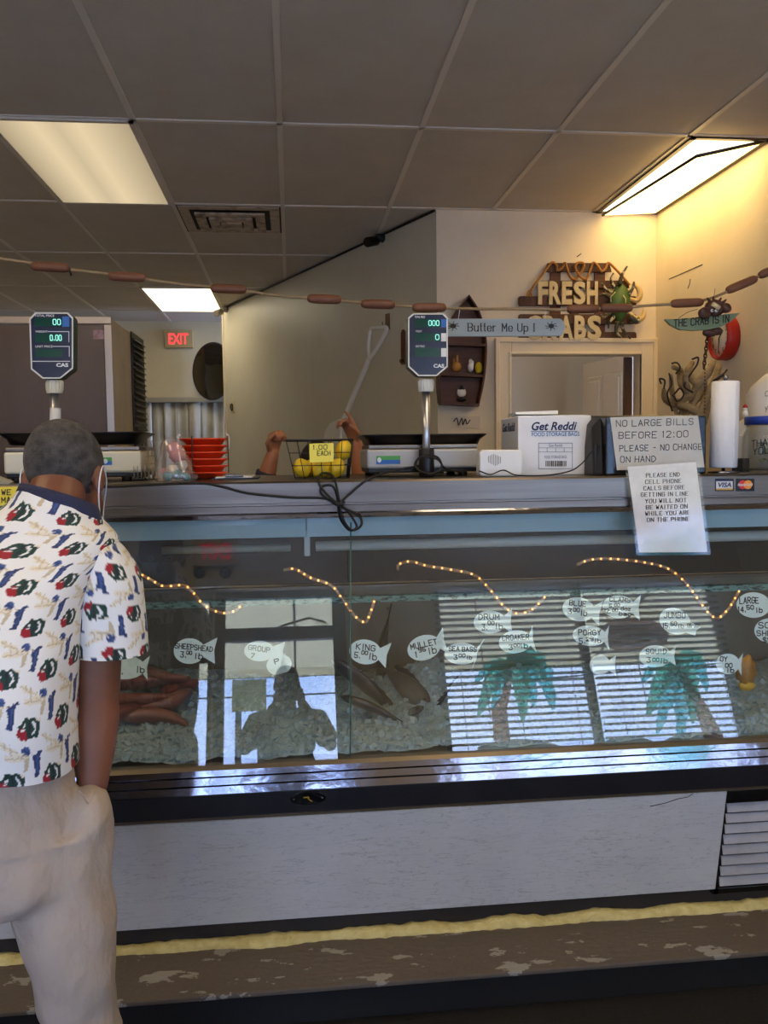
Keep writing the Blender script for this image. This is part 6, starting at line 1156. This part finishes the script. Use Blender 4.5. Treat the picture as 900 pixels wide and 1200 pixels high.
    loft([(914, -116, 90, 1.70, .165, .032), (850, -114, 88, 1.71, .172, .016), (780, -110, 93, 1.745, .172, 0), (720, -104, 100, 1.785, .165, 0), (680, -98, 114, 1.82, .155, 0), (652, -84, 131, 1.85, .140, .004), (630, -60, 138, 1.87, .122, .010), (614, -20, 130, 1.885, .112, .016), (601, 10, 120, 1.893, .100, .022), (590, 22, 114, 1.895, .088, .026), (584, 28, 111, 1.895, .080, .028)], 470, 300)
    nb = len(V)
    loft([(616, 104, 118, 1.87, .012, .004), (624, 98, 130, 1.868, .035, .01), (640, 92, 147, 1.86, .066, .012), (668, 91, 163, 1.852, .082, .012), (700, 90, 168, 1.842, .083, .008), (740, 88, 171, 1.83, .083, .004), (772, 88, 173, 1.82, .083, .002)], 200, 64)
    loft([(622, -60, -46, 1.888, .012, -.004), (632, -80, -30, 1.885, .05, -.01), (645, -96, -34, 1.89, .07, -.012), (668, -112, -40, 1.89, .08, -.012), (700, -124, -48, 1.89, .082, -.008), (740, -140, -62, 1.88, .082, -.004), (772, -150, -70, 1.88, .082, -.002)], 160, 50)
    V = np.array(V); UV = np.array(UV)
    fo = np.array([.005*noise.noise(Vector((v[0]*7+v[2]*4, v[1]*7, v[2]*5))) + .0045*noise.noise(Vector((v[0]*15-v[2]*9, v[1]*12, v[2]*8+4))) for v in V]); V[:, 1] -= fo*1.3; V[:, 0] += fo*.4
    col = np.tile(np.array(rgb(226, 226, 228)), (len(V), 1))
    GREEN, RED, NAVY, BLUE, TAN, TAN2, WHT, DK = (rgb(*c) for c in ((26, 58, 54), (150, 30, 44), (44, 58, 104), (60, 84, 140), (222, 213, 196), (190, 176, 150), (226, 226, 228), (30, 32, 44)))
    def inside(p, poly):
        x, y = p[:, 0], p[:, 1]; r = np.zeros(len(p), bool); q = poly[-1]
        for s in poly:
            c = ((s[1] > y) != (q[1] > y)); xx = (q[0]-s[0])*(y-s[1])/((q[1]-s[1]) or 1e-9)+s[0]; r ^= c & (x < xx); q = s
        return r
    def line(p, pl, w):
        r = np.zeros(len(p), bool)
        for a, c in zip(pl, pl[1:]): a = np.array(a, float); c = np.array(c, float); d = c-a; tt = np.clip(((p-a) @ d)/(d @ d), 0, 1); r |= np.hypot(*(p-a-tt[:, None]*d).T) < w
        return r
    A = np.array([84., 6.]); B = np.array([48., -84.]); Li = np.linalg.inv(np.array([A, B]).T)
    uvm = UV*1000; 
    jag = np.array([[noise.noise(Vector((u*.22, v*.22, 1)))*2.2, noise.noise(Vector((u*.22, v*.22, 7)))*2.2] for u, v in uvm]); W_ = uvm + jag
    motifs = [((0, 0), [('p', GREEN, [(-20, -12), (-22, 4), (-15, 11), (-11, 18), (-5, 18), (-3, 14), (6, 17), (14, 13), (22, 13), (21, -4), (17, -16), (4, -17), (-8, -18)]), ('p', TAN, [(12, 14), (23, 14), (23, 9), (16, 10)]), ('p', RED, [(-25, -1), (-15, 2), (-8, -5), (-5, -19), (-18, -18), (-25, -9)]), ('l', WHT, [(5, 10), (10, 4), (11, -4), (6, -10)], 1.9), ('p', WHT, [(-13, 6), (-9, 8), (-8, 4), (-12, 2)]), ('l', WHT, [(-16, -2), (-11, -1)], 1.2), ('l', DK, [(-2, 12), (0, 2), (-2, -12)], 1.6)]),
        ((48, 30), [('p', NAVY, [(-3, -24), (-9, -22), (-5, -12), (-6, 2), (-9, 8), (-6, 16), (0, 15), (3, 20), (12, 21), (14, 17), (8, 15), (7, 6), (6, -8), (3, -23)]), ('l', BLUE, [(1, 10), (0, -14)], 1.6)]),
        ((-10, -48), [('p', BLUE, [(-7, 4), (-8, 14), (-2, 19), (6, 17), (10, 10), (8, 3)]), ('p', TAN2, [(-6, 4), (8, 4), (6, -10), (2, -24), (-5, -24), (-2, -10)]), ('l', NAVY, [(-4, 14), (5, 8)], 1.5), ('l', TAN2, [(8, 8), (18, 0)], .8)]),
        ((10, 46), [('p', TAN, [(-24, -6), (-10, -10), (12, -9), (22, -3), (10, -1), (14, 6), (4, 2), (2, 10), (-4, 3), (-12, 10), (-12, 2), (-22, 3)]), ('l', TAN2, [(-22, -4), (-6, -4), (14, -5)], .9), ('l', TAN2, [(-8, -4), (-12, 8)], .8), ('l', TAN2, [(2, -4), (2, 9)], .8), ('l', TAN2, [(6, -4), (14, 5)], .8)]),
        ((46, -22), [('p', TAN, [(-22, 8), (-12, 10), (-4, 2), (10, -4), (18, -12), (8, -10), (-2, -8), (-12, -4), (-16, 2)]), ('l', TAN2, [(-20, 8), (-4, -2), (14, -10)], .9), ('l', TAN2, [(-10, 8), (-8, -4)], .8), ('l', TAN2, [(0, 4), (2, -8)], .8)])]
    for off, sh_ in motifs:
        q = W_ - np.array(off, float); k = np.round(q @ Li.T); q = q - k @ np.array([A, B])
        for s in sh_:
            for da in (-1, 0, 1):
                for db in (-1, 0, 1):
                    qq = q + da*A + db*B; near = np.hypot(*qq.T) < 36
                    if not near.any(): continue
                    i = np.where(near)[0]; r = inside(qq[i], s[2]) if s[0] == 'p' else line(qq[i], s[2], s[3]); col[i[r]] = s[1]
    me = bpy.data.meshes.new('shirt'); L = np.array(t.location[:]); me.from_pydata((V-L).tolist(), [], Fc); at_ = me.color_attributes.new('print', 'FLOAT_COLOR', 'POINT'); at_.data.foreach_set('color', col.astype('f').ravel())
    so = bpy.data.objects.new('shirt', me); COL.objects.link(so); so.parent = t
    m = mat('printed_cotton', (226, 226, 228), .85, bump=(500, .15)); nt = m.node_tree; n_ = nt.nodes.new('ShaderNodeVertexColor'); n_.layer_name = 'print'; nt.links.new(n_.outputs[0], nt.nodes['Principled BSDF'].inputs['Base Color']); me.materials.append(m)
    me.polygons.foreach_set('use_smooth', [True]*len(me.polygons)); bm = bmesh.new(); bm.from_mesh(me); bmesh.ops.recalc_face_normals(bm, faces=bm.faces); bm.to_mesh(me); bm.free()
    # collar
    R = []; cc = P(70, 594, 1.893)
    for rr, dz, in ((.085, -.020), (.086, -.008), (.083, .012), (.079, .024), (.076, .024), (.074, .006)):
        ring = []
        for k in range(48): a = 2*PI*k/48; x, y = rr*math.cos(a), rr*.93*math.sin(a); ring.append(cc+np.array([x, y, dz-.30*x-.24*y]))
        R.append(ring)
    MB().rings(R, cap=False).build('collar', mat('navy_knit', (40, 44, 74), .85, bump=(300, .4)), so)
    # hem band of the sleeve
    for rows in ((772, 88, 173, 1.82, .083),):
        y, xl, xr, Yc, hd = rows; a, c = P(xl, y, Yc), P(xr, y, Yc)
    return t
cust()
# ------------------------------------------------------------------ worker behind the case: raised arms either side of the lemon basket
def worker():
    Yw = 3.72; P = lambda x, y, Y=Yw: PY(x, y, Y); t = thing('person', (P(372, 540)[0], Yw, 0), 'worker behind the case with both bare forearms raised, hidden by the lemon basket', 'person')
    b = MB(); hc = P(372, 545, Yw+.03); hc[2] = PY(372, 515, Yw)[2]-.125; at, M = head(b, hc, (0, 1, -.1), (0, .1, 1)); x0 = hc[0]; nb = hc-Z3*.17-Y3*.03
    cap_(b, [at(0, -.03, -.06), nb], [.055, .06])
    for z, r in ((-.24, .10), (-.36, .13), (-.5, .125), (-.62, .13)): b.ball(hc+Z3*z-Y3*.02, (r*1.25, r*.9, r), 18, 12)
    mid = lambda a, c, k: a+(c-a)*k
    for sx, elp, wrp, hd_, nn, sd, cu, pt in ((-1, P(303, 590, Yw-.03), P(319.5, 532.5, Yw-.06), (.18, 0, 1), (.7, -.7, 0), -1, 1.25, False), (1, P(428, 590, Yw-.03), P(417, 520, Yw-.06), (-.35, -.05, 1), (-.75, -.6, 0), 1, .8, True)):
        s = hc+np.array([sx*.19, -.02, -.23]); cap_(b, [hc+np.array([sx*.08, -.02, -.22]), s, mid(s, elp, .5), elp, mid(elp, wrp, .3), mid(elp, wrp, .7), wrp], [.07, .06, .05, .04, .042, .036, .027]); hand(b, wrp, hd_, nn, sd, cu, .95, pt)
    for sx in (-.1, .1): h = np.array([x0+sx, Yw, hc[2]-.72]); cap_(b, [h, h*[1, 1, 0]+Z3*.48, h*[1, 1, 0]+Z3*.08], [.11, .06, .045]); cap_(b, [h*[1, 1, 0]+Z3*.04-Y3*.03, h*[1, 1, 0]+Z3*.035+Y3*.14], [.038, .033])
    fuse(b, 'body', M_skin2, t, .005, 3); eyes(at, M, t); hair(at, M, t, M_hair2, low=-.06)
    s = MB()
    for z, r in ((-.24, .105), (-.36, .14), (-.5, .135), (-.64, .145)): s.ball(hc+Z3*z-Y3*.02, (r*1.25, r*.95, r), 18, 12)
    for sx, elp in ((-1, P(303, 590, Yw-.03)), (1, P(428, 590, Yw-.03))): q = hc+np.array([sx*.19, -.02, -.23]); s.tube([hc+np.array([sx*.06, -.02, -.22]), q, mid(q, elp, .7)], [.085, .075, .066], 16)
    fuse(s, 'shirt', mat('white_shirt', (205, 200, 196), .8), t, .008, 5)
    s = MB()
    for sx in (-.1, .1): h = np.array([x0+sx, Yw, hc[2]-.72]); s.tube([h+Z3*.05, h*[1, 1, 0]+Z3*.48, h*[1, 1, 0]+Z3*.07], [.135, .085, .075], 18)
    s.ball(np.array([x0, Yw, hc[2]-.68]), (.185, .13, .13), 18, 12); fuse(s, 'trousers', mat('dark_jeans', (46, 50, 64), .8), t, .01, 4)
    e = P(319.5, 532.5, Yw-.06); d = unit(e-P(303, 590, Yw-.03)); w0 = P(311.5, 556, Yw-.05); MB().tube([w0-d*.012, w0+d*.012], [.044, .043], 20).build('wrist_band', mat('band_navy', (34, 38, 60), .5), t)
worker()
# ------------------------------------------------------------------ the photographer, seen only as a reflection
def shooter():
    t = thing('person', (-.06, -.38, 0), 'person photographing with a raised phone, seen mirrored in the case glass', 'person'); hc = np.array([-.055, -.33, 1.575]); b = MB(); at, M = head(b, hc, (.05, 1, -.1), (0, .1, 1)); mid = lambda a, c, k: a+(c-a)*k
    cap_(b, [at(0, -.03, -.06), hc+np.array([0, -.05, -.17])], [.055, .06])
    for z, r in ((-.24, .10), (-.36, .13), (-.5, .13), (-.62, .14)): b.ball(hc+np.array([0, -.05, z]), (r*1.25, r*.9, r), 18, 12)
    AR = ((1, (.20, -.20, 1.17), (.035, -.075, 1.40), (-.25, .1, 1), -1), (-1, (-.31, -.20, 1.17), (-.115, -.075, 1.40), (.25, .1, 1), 1))
    for sx, elp, wrp, hd_, sd in AR: s = hc+np.array([sx*.19, -.05, -.23]); elp = np.array(elp); wrp = np.array(wrp); cap_(b, [hc+np.array([sx*.08, -.05, -.22]), s, mid(s, elp, .5), elp, mid(elp, wrp, .3), wrp], [.07, .06, .05, .042, .042, .028]); hand(b, wrp, hd_, (-sx*.6, .5, 0), sd, .75, .9)
    for sx in (-.1, .1): h = np.array([hc[0]+sx, -.38, .86]); cap_(b, [h, h*[1, 1, 0]+Z3*.48, h*[1, 1, 0]+Z3*.08], [.11, .06, .045]); cap_(b, [h*[1, 1, 0]+Z3*.04-Y3*.03, h*[1, 1, 0]+Z3*.035+Y3*.14], [.038, .033])
    fuse(b, 'body', M_skin2, t, .006, 4); eyes(at, M, t); hair(at, M, t, M_hair2, low=-.09, thick=1.08)
    mk = MB(); mk.rings([[at(.064*math.sin(a), .062+.054*math.cos(a), z) for z in np.linspace(-.115, -.008, 8)] for a in np.linspace(-1.15, 1.15, 13)], cap=False, closed=False); mk.build('face_mask', mat('mask_teal', (110, 140, 140), .8), t, solid=.002)
    s = MB()
    for z, r in ((-.24, .105), (-.36, .14), (-.5, .14), (-.66, .15)): s.ball(hc+np.array([0, -.05, z]), (r*1.25, r*.95, r), 18, 12)
    for sx, elp, *_ in AR: q = hc+np.array([sx*.19, -.05, -.23]); s.tube([hc+np.array([sx*.06, -.05, -.22]), q, mid(q, np.array(elp), .75)], [.085, .078, .07], 16)
    fuse(s, 'shirt', mat('grey_tee', (120, 124, 120), .9), t, .008, 5)
    s = MB()
    for sx in (-.1, .1): h = np.array([hc[0]+sx, -.38, .86]); s.tube([h+Z3*.05, h*[1, 1, 0]+Z3*.48, h*[1, 1, 0]+Z3*.07], [.135, .085, .075], 18)
    s.ball((hc[0], -.38, .9), (.185, .13, .13), 18, 12); fuse(s, 'trousers', mat('dark_trousers', (40, 42, 50), .8), t, .01, 4)
    ph = thing('mobile_phone', (-.036, -.016, 1.45), 'black phone held up by the person mirrored in the glass', 'phone'); MB().box((-.073, -.024, 1.45), (.002, -.015, 1.592)).build('phone_body', M_blackg, ph, bevel=.004)
shooter()
t = thing('floor_mat', (0, 1.4, 0), 'black rubber mat on the customer floor in front of the plinth', 'floor mat')
m = MB(); m.box((-2.6, .35, .0), (2.4, 2.286, .012)); m.build('mat_body', mat('mat_black', (14, 13, 14), .75, noise_=(60, .72, .76), col2=(60, 60, 60), bump=(80, .3)), t)
# ================================================================== colour management
S.view_settings.view_transform = 'Standard'; S.view_settings.look = 'None'; S.view_settings.gamma = 1; S.view_settings.use_curve_mapping = False
S.view_settings.exposure = 0.0
S.cycles.use_denoising = True
S.cycles.max_bounces = 10; S.cycles.transparent_max_bounces = 24; S.cycles.glossy_bounces = 5; S.cycles.diffuse_bounces = 5
S.cycles.sample_clamp_indirect = 6.0; S.cycles.caustics_reflective = False; S.cycles.caustics_refractive = False
